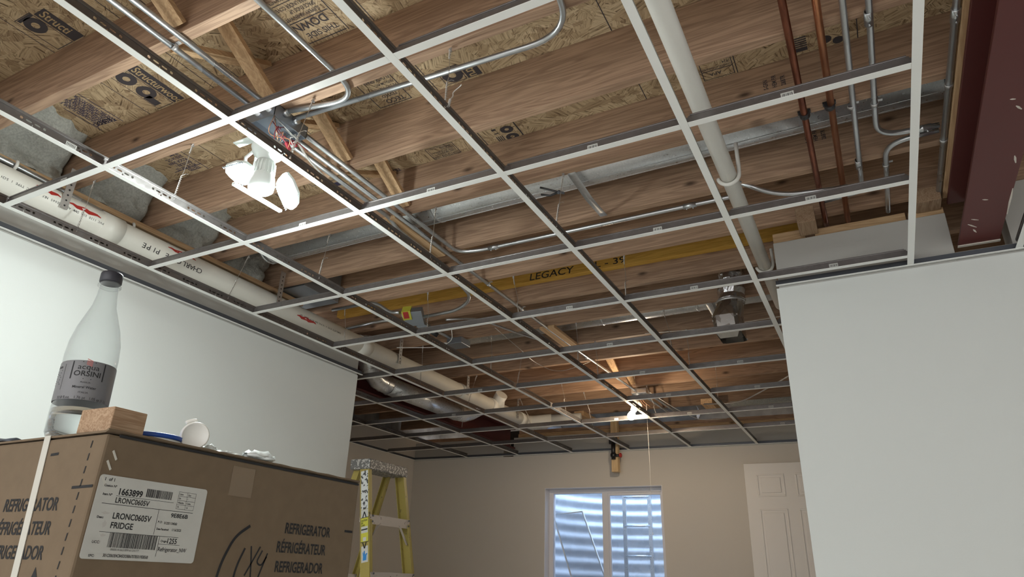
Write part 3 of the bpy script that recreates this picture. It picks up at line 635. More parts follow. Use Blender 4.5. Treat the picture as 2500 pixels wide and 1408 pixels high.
mb.build('printed_line', 'black_ink', t, fixn=False)
mb = MB(); pipe_text(mb, 'PVC 1120 SDR DWV ASTM D2665 NSF PW PVC TYPE 1 SCH 40', .42, .014, -.2); pipe_text(mb, 'CHARLOTTE PIPE 4 IN PVC DWV ASTM D2665 NSF', 2.0, .014, -.1); mb.build('printed_line', 'black_ink', t, fixn=False)
mb = MB()
for y0, y1, a0 in ((.12, .22, .25), (.255, .40, .1), (.74, .90, .32), (1.62, 1.78, -.35)):
    n = 8; vs = []
    for i in range(n+1):
        y = y0+(y1-y0)*i/n; wd = .16*math.sin(math.pi*(i+.6)/(n+1.2))
        for s_ in (-1, 1): an = a0+s_*wd+.05*math.sin(i*2.1); vs.append((PX+(PR+.0007)*math.cos(an), y, PZ+(PR+.0007)*math.sin(an)))
    mb = MB(); mb.add(vs, [(2*i, 2*i+1, 2*i+3, 2*i+2) for i in range(n)], True); mb.build('primer_stain', 'red_plastic', t, fixn=False)
def pstrap(x, y, z0, z1, label):
    t = thing('pipe_hanger', label, 'pipe hanger', (x, y, z0), 'perforated hangers of the left waste pipe')
    MB().box(x-.002, x+.002, y-.016, y+.016, z0, z1).build('strip', 'strap_steel', t)
    mb = MB()
    for i in range(int((z1-z0)/.025)): mb.lathe([(.0042, 0), (.0042, .0005)], (x+.002, y, z0+.014+.025*i), XP, 10)
    mb.build('punched_holes', 'black_ink', t)
for i, (y, z1) in enumerate(((.24, .33), (1.46, .36), (2.62, .33), (3.55, .33), (4.45, .33))): pstrap(PX+PR+.004, y, .14, z1, 'perforated hanger strip, %s along the left waste pipe from the camera' % ORD[i])
t = thing('waste_pipe', 'slim white plastic pipe sloping up between the copper pipes and the grid', 'pipe', (2.45, 1, .1))
def RP(y): return Vector((2.481-.016*y, y, .098+.059*y))
MB().tube([RP(-1.2), RP(2.85)], .030, 36).build('pipe', 'pvc_white', t)
for y in (1.2, 2.18):
    p = RP(y); mb = MB()
    mb.tube([p+Vector((.039*math.cos(a), 0, .039*math.sin(a))) for a in [math.pi*(1.05+.95*i/14) for i in range(15)]]+[p+Vector((.04, 0, .03)), p+Vector((.04, -.005, .13 if y < 2 else .08))], .0075, 8)
    tag(mb.build('pipe_hook', 'pvc_white'), 'white plastic J hook holding the slim white pipe, '+('near the upper duct' if y < 2 else 'by the corner of the right wall'), 'pipe hanger', 'plastic J hooks')

# ------------------------------------------------------------------ copper pipes, conduits
def pipe(name, pts, r, m, label, cat, fr=.08, group=None):
    t = thing(name, label, cat, pts[len(pts)//2], group); MB().tube(fil(pts, fr, 10), r, 18).build('pipe', m, t); return t
ZC = .284
t = pipe('copper_pipe', [(2.754, -1.5, ZC), (2.752, 1.9, ZC), (2.752, 1.98, ZC)], .0115, 'copper', 'dark copper water pipe, left of the pair by the maroon beam', 'pipe', group='copper water pipes')
t2 = pipe('copper_pipe', [(2.832, -1.5, ZC), (2.842, 1.98, ZC)], .0115, 'copper_bright', 'bright copper water pipe, right of the pair by the maroon beam', 'pipe', group='copper water pipes')
def clamp(par, x, y, z, r=.0115):
    MB().lathe([(r+.0005, -.01), (r+.006, -.01), (r+.006, .01), (r+.0005, .01)], (x, y, z), YP, 20).box(x-.021, x+.021, y-.008, y+.008, z+.006, z+.016).build('clamp', 'black_plastic', par, bevel=.001)
clamp(t, 2.753, 1.105, ZC); clamp(t2, 2.835, 1.09, ZC)
def emt(pts, label, r=.0098, fr=.1, couple=(), straps=()):
    t = pipe('conduit', pts, r, 'emt', label, 'conduit', fr, 'steel conduits')
    for p, d in couple:
        d = Vector(d).normalized(); s_ = d.cross(Vector((0, 0, 1)))
        MB().lathe([(r, -.028), (r+.0025, -.028), (r+.0025, -.002), (r+.0035, 0), (r+.0025, .002), (r+.0025, .028), (r, .028)], p, d, 18, False).lathe([(.003, 0), (.003, .008)], Vector(p)+d*.014-Vector((0, 0, r)), (0, 0, -1), 8).lathe([(.003, 0), (.003, .008)], Vector(p)-d*.014-Vector((0, 0, r)), (0, 0, -1), 8).build('coupling', 'emt', t)
    for p, d in straps:
        d = Vector(d).normalized(); MB().lathe([(r+.0003, -.007), (r+.0022, -.007), (r+.0022, .007), (r+.0003, .007)], p, d, 18, False).bar(Vector(p)+Vector((0, 0, r+.001))+d.cross(Vector((0, 0, 1)))*-.0, Vector(p)+Vector((0, 0, r+.001))+d.cross(Vector((0, 0, 1)))*.026, d*.012, (0, 0, .002)).build('strap', 'strap_steel', t)
    return t
ZE = .288
emt([(1.0, -1.5, ZE), (.996, .27, ZE)], 'grey conduit left of the pair running to the wired junction box', straps=[((1.0, -.1, ZE), YP)])
emt([(1.065, -1.5, ZE), (1.055, .27, ZE)], 'grey conduit right of the pair running to the wired junction box')
emt([(1.405, -1.5, ZE), (1.39, .36, ZE), (1.085, .30, ZE)], 'grey conduit bending left into the side of the wired junction box', fr=.13)
emt([(2.19, -1.2, ZE), (2.19, .40, ZE), (1.085, .345, ZE)], 'long grey conduit curving along a joist into the wired junction box', fr=.17, straps=[((2.19, .22, ZE), YP)])
emt([(1.05, .42, ZE), (1.055, 1.53, ZE), (1.16, 1.56, ZE), (2.43, 1.562, ZE), (2.45, 1.562, ZE)], 'grey conduit turning right to follow a joist below the near duct', fr=.16, couple=[((1.25, 1.56, ZE), XP), ((2.235, 1.562, ZE), XP)])
emt([(1.0, .42, ZE), (1.0, 2.0, ZE), (1.01, 3.2, ZE), (1.045, 4.42, ZE)], 'long grey conduit running back to the far junction box', straps=[((1.0, 1.95, ZE), YP), ((1.003, 2.36, ZE), YP)], couple=[((1.01, 3.4, ZE), YP)])
emt([(.95, .42, ZE+.004), (.95, 1.1, ZE+.004), (.95, 1.165, .262), (.94, 1.5, .262), (.93, 1.9, .2), (.80, 1.97, .17), (.55, 1.98, .17)], 'grey conduit sagging down to the yellow marked outlet box', fr=.1)
emt([(.41, 1.93, .2), (.33, 1.93, .215), (.24, 1.9, .285), (-.1, 1.9, .285)], 'short bent grey conduit left of the yellow marked outlet box', fr=.07)
emt([(-.3, 2.24, .30), (.1, 2.26, .33), (.30, 2.45, .285), (.31, 2.66, .285)], 'thick grey conduit curving above the left waste pipe', r=.0115, fr=.2)
emt([(2.895, -1.5, ZE), (2.91, 1.70, ZE), (2.905, 1.80, ZE+.03), (2.75, 1.83, ZE+.035)], 'grey conduit right of the copper pipes, hooking left at its end', fr=.07, couple=[((2.906, 1.52, ZE), YP)], straps=[((2.9, 1.13, ZE), YP)])
emt([(2.965, -1.5, ZE), (2.973, 1.36, ZE), (3.172, 1.373, ZE)], 'grey conduit bending right toward the maroon beam', fr=.13, couple=[((2.968, .72, ZE), YP), ((3.12, 1.372, ZE), XP)], straps=[((2.972, 1.15, ZE), YP)])
emt([(3.172, 1.405, ZE), (3.0, 1.42, ZE), (3.003, 1.91, ZE), (3.003, 1.97, ZE)], 'short grey conduit curving from the beam down to the wall plate', fr=.12, straps=[((3.0, 1.57, ZE), YP)])
emt([(2.46, 1.50, .31), (2.6, 1.585, .257), (2.9, 1.635, .257), (3.06, 1.645, .257), (3.1, 1.78, .29)], 'grey conduit crossing under the copper pipes', fr=.1, couple=[((2.83, 1.626, .257), XP)])
emt([(3.187, -1.5, ZE-.012), (3.187, 1.95, ZE-.012)], 'grey conduit strapped along the left side of the maroon beam', r=.0105, couple=[((3.187, .80, ZE-.012), YP)], straps=[((3.187, 1.13, ZE-.012), YP), ((3.187, 1.46, ZE-.012), YP)])
emt([(-.15, -1.5, .264), (-.173, .1, .262), (-.225, .8, .249), (-.243, 1.35, .244), (-.262, 2.3, .24)], 'dark grey conduit running beside the left waste pipe under the foam', r=.0125, straps=[((-.224, .8, .249), YP), ((-.235, 1.1, .247), YP)])
for i, y in enumerate((.05, .60, .96, 1.47)):
    o = MB(); vs = []
    o.tube([(-.167-.06*y+.021*math.cos(a), y, .262-.014*y+.021*math.sin(a)) for a in [-2.6+3.6*q/10 for q in range(11)]], .0065, 8)
    tag(o.build('cable_ring', 'pvc_white'), 'small white plastic ring on the dark left conduit, %s from the camera' % ORD[i], 'clip', 'white rings on the left conduit')
# thin far conduits and pull wires
emt([(1.12, 4.52, ZE), (1.16, 5.25, ZE), (1.16, 5.3, ZE)], 'right conduit leaving the far junction box for the back wall')
emt([(1.075, 4.52, ZE-.01), (1.10, 5.25, ZE-.01), (1.10, 5.3, ZE-.01)], 'left conduit leaving the far junction box for the back wall')
emt([(.60, 2.14, .2), (.7, 2.32, .262), (.82, 2.7, .262), (.93, 2.95, .262)], 'thin conduit running right and back from the yellow marked outlet box', r=.007)

# ------------------------------------------------------------------ junction boxes
t = thing('junction_box', 'open dark steel junction box full of wires above the work light', 'electrical box', (1.03, .33, .25))
bx = MB(); x0, x1, y0, y1, z0, z1 = .935, 1.085, .255, .415, .245, .297
bx.box(x0, x1, y0, y1, z1-.002, z1).box(x0, x0+.002, y0, y1, z0, z1).box(x1-.002, x1, y0, y1, z0, z1).box(x0, x1, y0, y0+.002, z0, z1).box(x0, x1, y1-.002, y1, z0, z1)
bx.build('housing', 'box_steel', t)
for p in ((1.0, .25, ZE-.01), (1.055, .25, ZE-.01), (1.05, .42, ZE-.008), (1.0, .42, ZE-.008), (.955, .42, ZE-.008)): MB().lathe([(.0125, -.01), (.0125, .012), (.014, .012), (.014, .017)], p, YP, 16).build('connector', 'emt', t)
for p in ((1.09, .30, ZE-.01), (1.09, .35, ZE-.01)): MB().lathe([(.0125, -.008), (.0125, .012)], p, XP, 16).build('connector', 'emt', t)
rn = random.Random(3)
for i in range(9):
    a = Vector((rn.uniform(.96, 1.06), rn.uniform(.28, .4), .29)); b = Vector((rn.uniform(.95, 1.07), rn.uniform(.30, .42), .24)); c = Vector((1.0+rn.uniform(-.06, .06), .37+rn.uniform(-.05, .07), rn.uniform(.2, .24)))
    MB().tube(fil([a, b, c, c+Vector((rn.uniform(-.05, .03), rn.uniform(-.02, .05), -.02))], .05), .0017, 7).build('loose_wire', ('wire_white', 'wire_copper', 'wire_nut')[i % 3], t)
mb = MB()
for p, d in (((1.0, .385, .23), (-.6, .3, -.6)), ((1.03, .39, .235), (.5, .5, -.4)), ((1.015, .385, .235), (0, .6, -.5))): MB().lathe([(.004, 0), (.009, .004), (.007, .03), (.002, .034)], p, d, 12).build('wire_nut', 'wire_nut', t)
cord = MB().tube(fil([(1.035, .4, .27), (1.05, .46, .2), (1.10, .60, .12), (1.17, .72, .07), (1.21, .78, .045)], .08), .0035, 8).tube(fil([(1.04, .4, .27), (1.055, .455, .2), (1.09, .55, .14)], .08), .0028, 8)
tag(cord.build('cable', 'wire_white'), 'white cable hanging from the wired junction box to the runner beside the light', 'cable')
t = thing('outlet_box', 'grey outlet box marked with a yellow and red label, hung among conduits', 'electrical box', (.48, 2.02, .12))
# square box seen corner on, with its tapered cover
ct = Vector((.47, 1.99, .185)); ux, uy = Vector((.93, .33, .08)).normalized(), Vector((-.3, .75, -.59)).normalized(); uy = (uy-ux*uy.dot(ux)).normalized(); uz = ux.cross(uy)
def lp(x, y, z): return ct+ux*x+uy*y+uz*z
mb = MB(); mb.bar(lp(-.055, 0, 0), lp(.06, 0, 0), uy*.10, uz*.05); mb.build('housing', 'box_steel', t, bevel=.002)
MB().bar(lp(-.058, -.03, .0), lp(-.005, -.03, .0), uy*.06, uz*.058).build('label', 'sticker_yellow', t)
MB().bar(lp(-.05, -.034, .0), lp(-.018, -.034, .0), uy*.045, uz*.061).build('red_label', 'red_plastic', t)
MB().bar(lp(.02, .045, 0), lp(.085, .115, 0), (uy-ux).normalized()*.05, uz*.03).build('cover', 'box_steel', t, bevel=.003)
MB().tube([lp(.085, .115, 0), lp(.115, .147, 0)], .015, 14).build('strain_relief', 'black_plastic', t)
MB().tube(fil([lp(-.055, -.05, .03), lp(-.085, 0, .03), lp(-.05, .07, .03), lp(.08, .09, .03)], .05), .002, 7).build('loose_wire', 'wire_white', t)
tag(MB().tube(fil([(.66, 2.12, .12), (.62, 2.2, .08), (.5, 2.22, .06), (.28, 2.1, .05)], .08), .0022, 8).build('cable', 'wire_white'), 'thin white wire swinging left below the yellow marked outlet box', 'cable')
tag(MB().box(.28, .40, 2.64, 2.76, .24, .285).build('junction_box', 'box_steel', bevel=.003), 'closed grey junction box above the second runner, beside the far duct', 'electrical box')
t = thing('junction_box', 'square steel junction box above the lit bulb at the back', 'electrical box', (1.07, 4.46, .25))
MB().box(1.02, 1.15, 4.40, 4.53, .255, .297).build('housing', 'emt', t, bevel=.002)
MB().lathe([(.042, .02), (.046, 0), (.046, -.006), (.03, -.02)], (1.06, 4.45, .25), (0, 0, 1), 20).build('round_ring', 'box_steel', t)
for i in range(6):
    a = Vector((1.05+.012*(i-2), 4.45, .24)); MB().tube(fil([a, a+Vector((.02*(i-3)*.5, .02, -.05)), a+Vector((-.03+.02*i, .03, -.09))], .03), .0018, 6).build('loose_wire', 'wire_copper', t)
tag(MB().tube(fil([(1.15, 4.5, .28), (1.3, 4.9, .19), (1.42, 5.2, .16), (1.62, 5.35, .20)], .2), .003, 8).build('cable', 'wire_white'), 'white cable drooping to the right of the far junction box', 'cable')
tag(MB().tube(fil([(1.55, 3.1, .296), (1.9, 3.13, .285), (2.3, 3.12, .292), (2.6, 3.1, .296)], .2), .002, 6).build('cable', 'wire_white'), 'thin white wire running along a joist below the duct boot', 'cable')
tag(MB().tube(fil([(.74, 2.5, .25), (.78, 2.85, .18), (.72, 3.1, .20), (.8, 3.35, .17), (1.0, 3.5, .28)], .12), .002, 6).build('cable', 'wire_steel'), 'loose thin wire wandering under the slim far duct', 'cable')
mb = MB(); pts = fil([(1.55, 4.75, .2), (1.85, 4.7, .17), (2.2, 4.4, .23), (2.5, 4.1, .29)], .3, 16); mb.tube(pts, [.005 if i % 2 else .0062 for i in range(len(pts))], 8); tag(mb.build('armored_cable', 'emt'), 'ribbed steel armored cable near the back right of the ceiling', 'cable')
# pliers on the duct strap wire
t = thing('pliers', 'small dark pliers clamped on a hanger wire below the near duct', 'pliers', (1.80, 1.2, .22))
pj = Vector((1.815, 1.096, .205))
MB().tube(fil([pj, pj+Vector((-.03, -.008, .012)), pj+Vector((-.075, -.02, .03))], .03), [.004]*2+[.0045]*(len(fil([(0,0,0),(1,0,0),(2,1,0)], .03))-2), 8).tube([pj, pj+Vector((-.04, .004, -.004)), pj+Vector((-.078, -.004, .006))], .0045, 8).build('handle', 'black_plastic', t)
MB().lathe([(.007, -.005), (.007, .005)], pj, (0, .5, 1), 12).bar(pj, pj+Vector((.022, .004, -.008)), (0, .006, 0), (0, 0, .01)).build('jaw', 'dark_steel', t)

# ------------------------------------------------------------------ LED work light
LX, LY = 1.018, .315
t = thing('led_work_light', 'glowing white folding LED light hanging beside the third runner', 'light', (LX, LY, -.03))
MB().lathe([(.03, .172), (.055, .165), (.058, .15), (.05, .128), (.034, .118), (.03, .1)], (LX, LY, 0), (0, 0, 1), 32).build('lampholder', 'lamp_plastic', t)
MB().tube([(LX-.045, LY-.02, .15), (LX-.085, LY-.02, .13), (LX-.095, LY-.01, .075)], .006, 8).tube([(LX-.05, LY-.01, .16), (LX-.07, LY+.01, .13), (LX-.075, LY+.01, .085)], .005, 8).bar((LX-.02, LY-.05, .172), (LX-.11, LY-.05, .172), (0, .03, 0), (0, 0, .004)).build('bracket', 'lamp_plastic', t)
mb = MB().lathe([(.03, .1), (.033, .07), (.032, .05), (.04, .035), (.044, .01), (.042, -.012), (.032, -.022), (.012, -.024)], (LX, LY, 0), (0, 0, 1), 32)
for k in range(18):
    a = 2*math.pi*k/18; mb.bar((LX+.034*math.cos(a), LY+.034*math.sin(a), .09), (LX+.036*math.cos(a), LY+.036*math.sin(a), .045), (-.003*math.sin(a), .003*math.cos(a), 0), (.004*math.cos(a), .004*math.sin(a), 0))
mb.build('body', 'lamp_plastic', t)
MB().lathe([(.018, -.025), (.016, -.029), (.005, -.03)], (LX, LY, 0), (0, 0, 1), 24).build('end_cap', 'white_plastic', t)
def wing(c, u, v):
    c, u, v = Vector(c), Vector(u).normalized(), Vector(v); v = (v-u*v.dot(u)).normalized(); n = u.cross(v)
    if n.z > 0: v = -v; n = -n
    W_, H_ = .062, .052
    out = [(-W_, -.018), (-W_*.9, -H_*.75), (-W_*.3, -H_), (W_*.55, -H_*.95), (W_, -H_*.45), (W_*1.05, 0), (W_, H_*.45), (W_*.55, H_*.95), (-W_*.3, H_), (-W_*.9, H_*.75), (-W_, .018)]
    f_ = MB().plate(out, c, u, v, -.012); fr = f_.build('wing', 'lamp_plastic', t, bevel=.002)
    led = MB().plate([(-.042, -.036), (.044, -.036), (.044, .036), (-.042, .036)], c+n*.0005, u, v, .0015); led.build('led_panel', 'led_panel', fr, fixn=True)
    for s_ in (-1, 1):
        g = MB().bar(c+u*-.045+v*s_*.0445+n*.001, c+u*.05+v*s_*.0445+n*.001, v*.001, n*.002)
        for k in range(12):
            q = c+u*(-.045+.095*k/11)+v*s_*.0435+n*.001; g.bar(q-v*.005, q+v*.005, u*.002, n*.0025)
        g.build('vent_ribs', 'box_steel', fr)
wing((.918, .305, .072), (-1, 0, .06), (0, 1, -.27))
wing((1.035, .412, .030), (.30, .40, -.85), (1, -.35, .19))
MB().bar((.945, .26, .0), (.953, .472, .0), (.016, 0, 0), (0, 0, .010)).bar((LX-.03, LY+.02, .02), (.948, .345, .003), (0, .02, 0), (0, 0, .006)).build('wing', 'lamp_plastic', t, bevel=.002)

lo = light('lamp_glow', 'POINT', (0, 0, 0), LED_POINT, (.92, 1, .98), shadow_soft_size=.05); lo.parent = t; lo.location = (.0, .03, -.085)
t.location += Vector((.044, -.0345, -.033))

# ------------------------------------------------------------------ bulb, pull string
t = thing('pendant_bulb', 'lit bare bulb in a white socket with a pull string near the back', 'light', (1.11, 4.1, -.02))
ax = Vector((-.18, -.45, -.8)).normalized()
MB().lathe([(.05, 0), (.052, .012), (.03, .03), (.024, .075), (.02, .08)], (1.135, 4.165, .105), ax, 24).build('socket', 'white_plastic', t)
bo = Vector((1.135, 4.165, .105))+ax*.075
MB().lathe([(.013, 0), (.015, .012), (.026, .035), (.031, .055), (.028, .074), (.016, .087), (.003, .09)], bo, ax, 24).build('bulb', 'bulb_glow', t)
MB().tube([(1.13, 4.46, .17), (1.13, 4.46, .06)], .002, 6).lathe([(.004, .0), (.006, -.02), (.003, -.03)], (1.13, 4.46, .075), (0, 0, 1), 10).tube([(1.13, 4.46, .06), (1.133, 4.46, -.25), (1.13, 4.46, -.86)], .0009, 6).lathe([(.002, 0), (.003, -.015), (.001, -.02)], (1.13, 4.46, -.86), (0, 0, 1), 8).build('pull_string', 'wire_white', t)

# ------------------------------------------------------------------ timber at the right wall and back wall
def lum(x0, x1, y0, y1, z0, z1, label, m='lumber', name='wood_block', cat='wood block'):
    return tag(MB().box(x0, x1, y0, y1, z0, z1).build(name, m, bevel=.002), label, cat)
lum(2.70, 3.06, 1.94, 2.03, .217, .253, 'long pine plate lying on top of the right wall', name='wall_plate', cat='plank')
lum(3.07, 3.2, 1.945, 2.03, .217, .25, 'short pine plate by the maroon beam on top of the right wall', name='wall_plate', cat='plank')
lum(2.52, 2.66, 1.96, 2.05, .217, .275, 'short pine offcut behind the slim white pipe on the right wall', name='wall_plate', cat='plank')
lum(2.64, 2.715, 1.80, 1.935, .225, .30, 'sawn wood block under the joist, left end of the right wall plate', 'block_wood')
lum(3.10, 3.19, 1.84, 1.935, .235, .30, 'sawn wood block under the joist, beside the maroon beam', 'block_wood')
def bwl(s0, s1, o0, o1, z0, z1, label, m='lumber', name='wall_plate', cat='plank'):
    return tag(bwbox(MB(), s0, s1, o0, o1, z0, z1).build(name, m, bevel=.002), label, cat)
bwl(bwx(-.62), bwx(4.3), .03, .12, .19, .228, 'lower wall plate along the top of the back wall')
bwl(bwx(-.62), bwx(4.3), .05, .14, .232, .27, 'upper wall plate along the top of the back wall', 'joist_wood')
bwl(bwx(-1.85), bwx(-.8), .03, .12, .19, .228, 'wall plate on the back wall inside the dark alcove', 'joist_wood')
lum(.24, .34, 5.0, 5.35, .25, .298, 'pine block under the last joist, left of the hanging post', 'lumber_y')
lum(1.48, 1.58, 4.95, 5.3, .25, .298, 'pine block under the last joist, right of the far junction box', 'lumber_y')
tag(MB().box(1.7, 2.5, 5.14, 5.19, .262, .2995).build('insulation_strip', 'foam'), 'pale ragged insulation strip under the last joist at the back right', 'insulation')
lum(.478, .545, 5.37, 5.43, -.235, .31, 'pine post hanging in front of the back wall above the window', 'lumber_z', 'wood_post', 'post')
t = thing('pipe_valve', 'black valve with a red handle fixed to the hanging pine post', 'valve', (.51, 5.36, -.13))
MB().tube([(.51, 5.345, .075), (.51, 5.345, -.12)], .021, 16).lathe([(.024, 0), (.03, .01), (.03, .03), (.024, .04)], (.51, 5.345, -.1), (0, 0, 1), 16).box(.47, .55, 5.335, 5.365, .03, .09).build('body', 'valve_black', t)
MB().tube([(.51, 5.345, -.085), (.575, 5.345, -.085)], .013, 12).build('stem', 'valve_black', t)
MB().lathe([(.0, 0), (.021, .002), (.023, .012), (.012, .016)], (.575, 5.345, -.085), (1, -.3, 0), 16).build('handle', 'red_plastic', t)

# ------------------------------------------------------------------ window, window well
wn = thing('window_1', None, None, bw((WX0+WX1)/2, .1, WZ0)); wn['kind'] = 'structure'
def wb(s0, s1, o0, o1, z0, z1, name, m='window_vinyl', par=None, **k): return bwbox(MB(), s0, s1, o0, o1, z0, z1).build(name, m, par or wn, **k)
mb = MB(); bwbox(mb, WX0, WX0+.006, .003, .135, WZ0, WZ1); bwbox(mb, WX1-.006, WX1, .003, .135, WZ0, WZ1); bwbox(mb, WX0+.006, WX1-.006, .003, .135, WZ1-.006, WZ1); bwbox(mb, WX0+.006, WX1-.006, .003, .135, WZ0, WZ0+.006)
mb.build('jamb_lining', 'window_vinyl', wn)
mb = MB(); a, b, e, f_ = WX0+.006, WX1-.006, WZ0+.006, WZ1-.006
for (s0, s1, z0, z1) in ((a, a+.045, e, f_), (b-.03, b, e, f_), (a+.045, b-.03, f_-.04, f_), (a+.045, b-.03, e, e+.045)): bwbox(mb, s0, s1, .12, .185, z0, z1)
mb.build('frame', 'window_vinyl', wn, bevel=.003)
md = (a+b)/2-.0
wb(md-.03, md+.03, .115, .16, e+.045, f_-.04, 'meeting_stile', bevel=.003)
mb = MB(); 
for (s0, s1, z0, z1) in ((md+.03, md+.045, e+.045, f_-.04), (b-.045, b-.03, e+.045, f_-.04), (md+.045, b-.045, f_-.065, f_-.04)): bwbox(mb, s0, s1, .13, .165, z0, z1)
mb.build('sash', 'window_vinyl', wn, bevel=.002)
wb(a+.045, md-.03, .15, .154, e+.045, f_-.04, 'pane', 'glass'); wb(md+.045, b-.045, .145, .149, e+.045, f_-.065, 'pane', 'glass')
# corrugated steel well around it
sc_ = (WX0+WX1)/2; mb = MB(); NA, NZ = 48, 150; vs = []; RW = .74
for j in range(NZ+1):
    z = -2.0+2.45*j/NZ; wv = .012*math.sin(z*2*math.pi/.125)
    for i in range(NA+1):
        a_ = math.pi*i/NA; r = RW+wv; vs.append(bw(sc_+.15-1.10*r*math.cos(a_), .205+1.24*r*math.sin(a_), z))
mb.add(vs, [(j*(NA+1)+i, j*(NA+1)+i+1, (j+1)*(NA+1)+i+1, (j+1)*(NA+1)+i) for j in range(NZ) for i in range(NA)], True)
o = mb.build('window_well', 'well_steel', fixn=False); tag(o, 'corrugated galvanized window well behind the window panes', 'window well'); sm = o.modifiers.new('thick', 'SOLIDIFY'); sm.thickness = .003; sm.offset = 1
t = thing('well_ladder', 'grey steel escape ladder fixed inside the window well', 'ladder', bw(bwx(.42), .93, -1.97))
mb = MB()
for s_ in (bwx(.285), bwx(.565)):
    mb.bar(bw(s_, .93, -1.97), bw(s_, .93, -.33), (.04, 0, 0), (0, .02, 0)).build('side_rail', 'galvanized', t); mb = MB()
for i in range(5): mb.tube([bw(bwx(.285), .925, -.345-.305*i), bw(bwx(.565), .925, -.345-.305*i)], .012, 8)
mb.build('rungs', 'galvanized', t)
t = thing('window_screen', 'loose window screen leaning at an angle inside the window well', 'window screen', bw(sc_-.3, .4, -1.9))
c0, c1, c2, c3 = bw(bwx(-.297), .25, -.589), bw(bwx(.026), .25, -.559), bw(bwx(.48), .25, -1.80), bw(bwx(.137), .25, -1.877)
mb = MB().tube([c1, c0, c3, c2, c1], .009, 8); mb.build('frame', 'white_paint_metal', t)
mat('screen_mesh', (.35, .38, .42), .6); nt = MATS['screen_mesh'].node_tree; mxs = nt.nodes.new('ShaderNodeMixShader'); mxs.inputs[0].default_value = .3
nt.links.new(nt.nodes.new('ShaderNodeBsdfTransparent').outputs[0], mxs.inputs[1]); nt.links.new(nt.nodes['Principled BSDF'].outputs[0], mxs.inputs[2]); nt.links.new(mxs.outputs[0], nt.nodes['Material Output'].inputs[0])
MB().quad(c0, c1, c2, c3).build('mesh', 'screen_mesh', t, fixn=False)
struct('floor_well', bwbox(MB(), WX0-.4, WX1+.4, .21, 1.2, -2.1, -1.98), 'foundation')

# ------------------------------------------------------------------ leaning door
t = thing('door_leaf', 'white six panel door leaf leaning against the back wall at the right', 'door', bw(bwx(1.95), -.1, -G))
DS0, DS1 = bwx(1.69), bwx(2.45); lean = .16
def dp(s, z, o): 
    f = (z+G)/(2.15); return bw(s, -.035-.12*(1-f)-o, z)
def dbox(mb, s0, s1, z0, z1, o0, o1):
    mb.add([dp(s0, z0, o0), dp(s1, z0, o0), dp(s1, z0, o1), dp(s0, z0, o1), dp(s0, z1, o0), dp(s1, z1, o0), dp(s1, z1, o1), dp(s0, z1, o1)], [(0, 3, 2, 1), (4, 5, 6, 7), (0, 1, 5, 4), (1, 2, 6, 5), (2, 3, 7, 6), (3, 0, 4, 7)]); return mb
dbox(MB(), DS0, DS1, -G+.003, -.19, 0, .028).build('slab', 'door_paint', t, bevel=.002)
def panel(s0, s1, z0, z1):
    mb = MB(); tk = .014
    for (a_, b_, c_, d_) in ((s0, s1, z1-tk, z1), (s0, s1, z0, z0+tk), (s0, s0+tk, z0+tk, z1-tk), (s1-tk, s1, z0+tk, z1-tk)): dbox(mb, a_, b_, c_, d_, .028, .034)
    dbox(mb, s0+.034, s1-.034, z0+.034, z1-.034, .028, .035); mb.build('raised_panel', 'door_paint', t, bevel=.004)
for s0, s1 in ((DS0+.10, DS0+.335), (DS1-.335, DS1-.10)):
    panel(s0, s1, -.485, -.285); panel(s0, s1, -1.33, -.59); panel(s0, s1, -2.1, -1.47)

# ------------------------------------------------------------------ step ladder
t = thing('step_ladder', 'paint splattered yellow fiberglass step ladder by the end of the left wall', 'ladder', (.12, 2.32, -G))
TX, TY0, TY1, TZ = .135, 2.14, 2.50, -.607
MB().box(TX-.135, TX+.01, TY0-.012, TY1+.012, TZ-.06, TZ).build('top_cap', 'ladder_cap_metal', t, bevel=.006)
def rail(yt, sy, xt, sx, m='fiberglass', name='side_rail', wx=.066, wy=.024, s=1):
    top = Vector((xt, yt, TZ-.03)); bot = Vector((xt+sx, yt+sy, -G+.02)); d = (bot-top).normalized()
    # C-channel: web across X, flanges toward the inside
    yv = Vector((0, 1, 0)); xv = yv.cross(d).normalized(); xv = xv if xv.x > 0 else -xv
    mb = MB().bar(top, bot, xv*wx, yv*.004)
    for q in (-1, 1): mb.bar(top+xv*q*(wx/2-.002)+yv*s*.012, bot+xv*q*(wx/2-.002)+yv*s*.012, xv*.004, yv*.024)
    ob = mb.build(name, m, t); return ob, top, bot, xv
r_n, nt_, nb_, xv = rail(TY0, -.075, TX-.035, .31, s=1)
r_f, ft_, fb_, xv2 = rail(TY1, .085, TX-.035, .31, s=-1)
rail(TY0+.03, -.02, TX-.105, -.5, name='rear_rail', wx=.042, s=1); rail(TY1-.03, .04, TX-.105, -.5, name='rear_rail', wx=.042, s=-1)
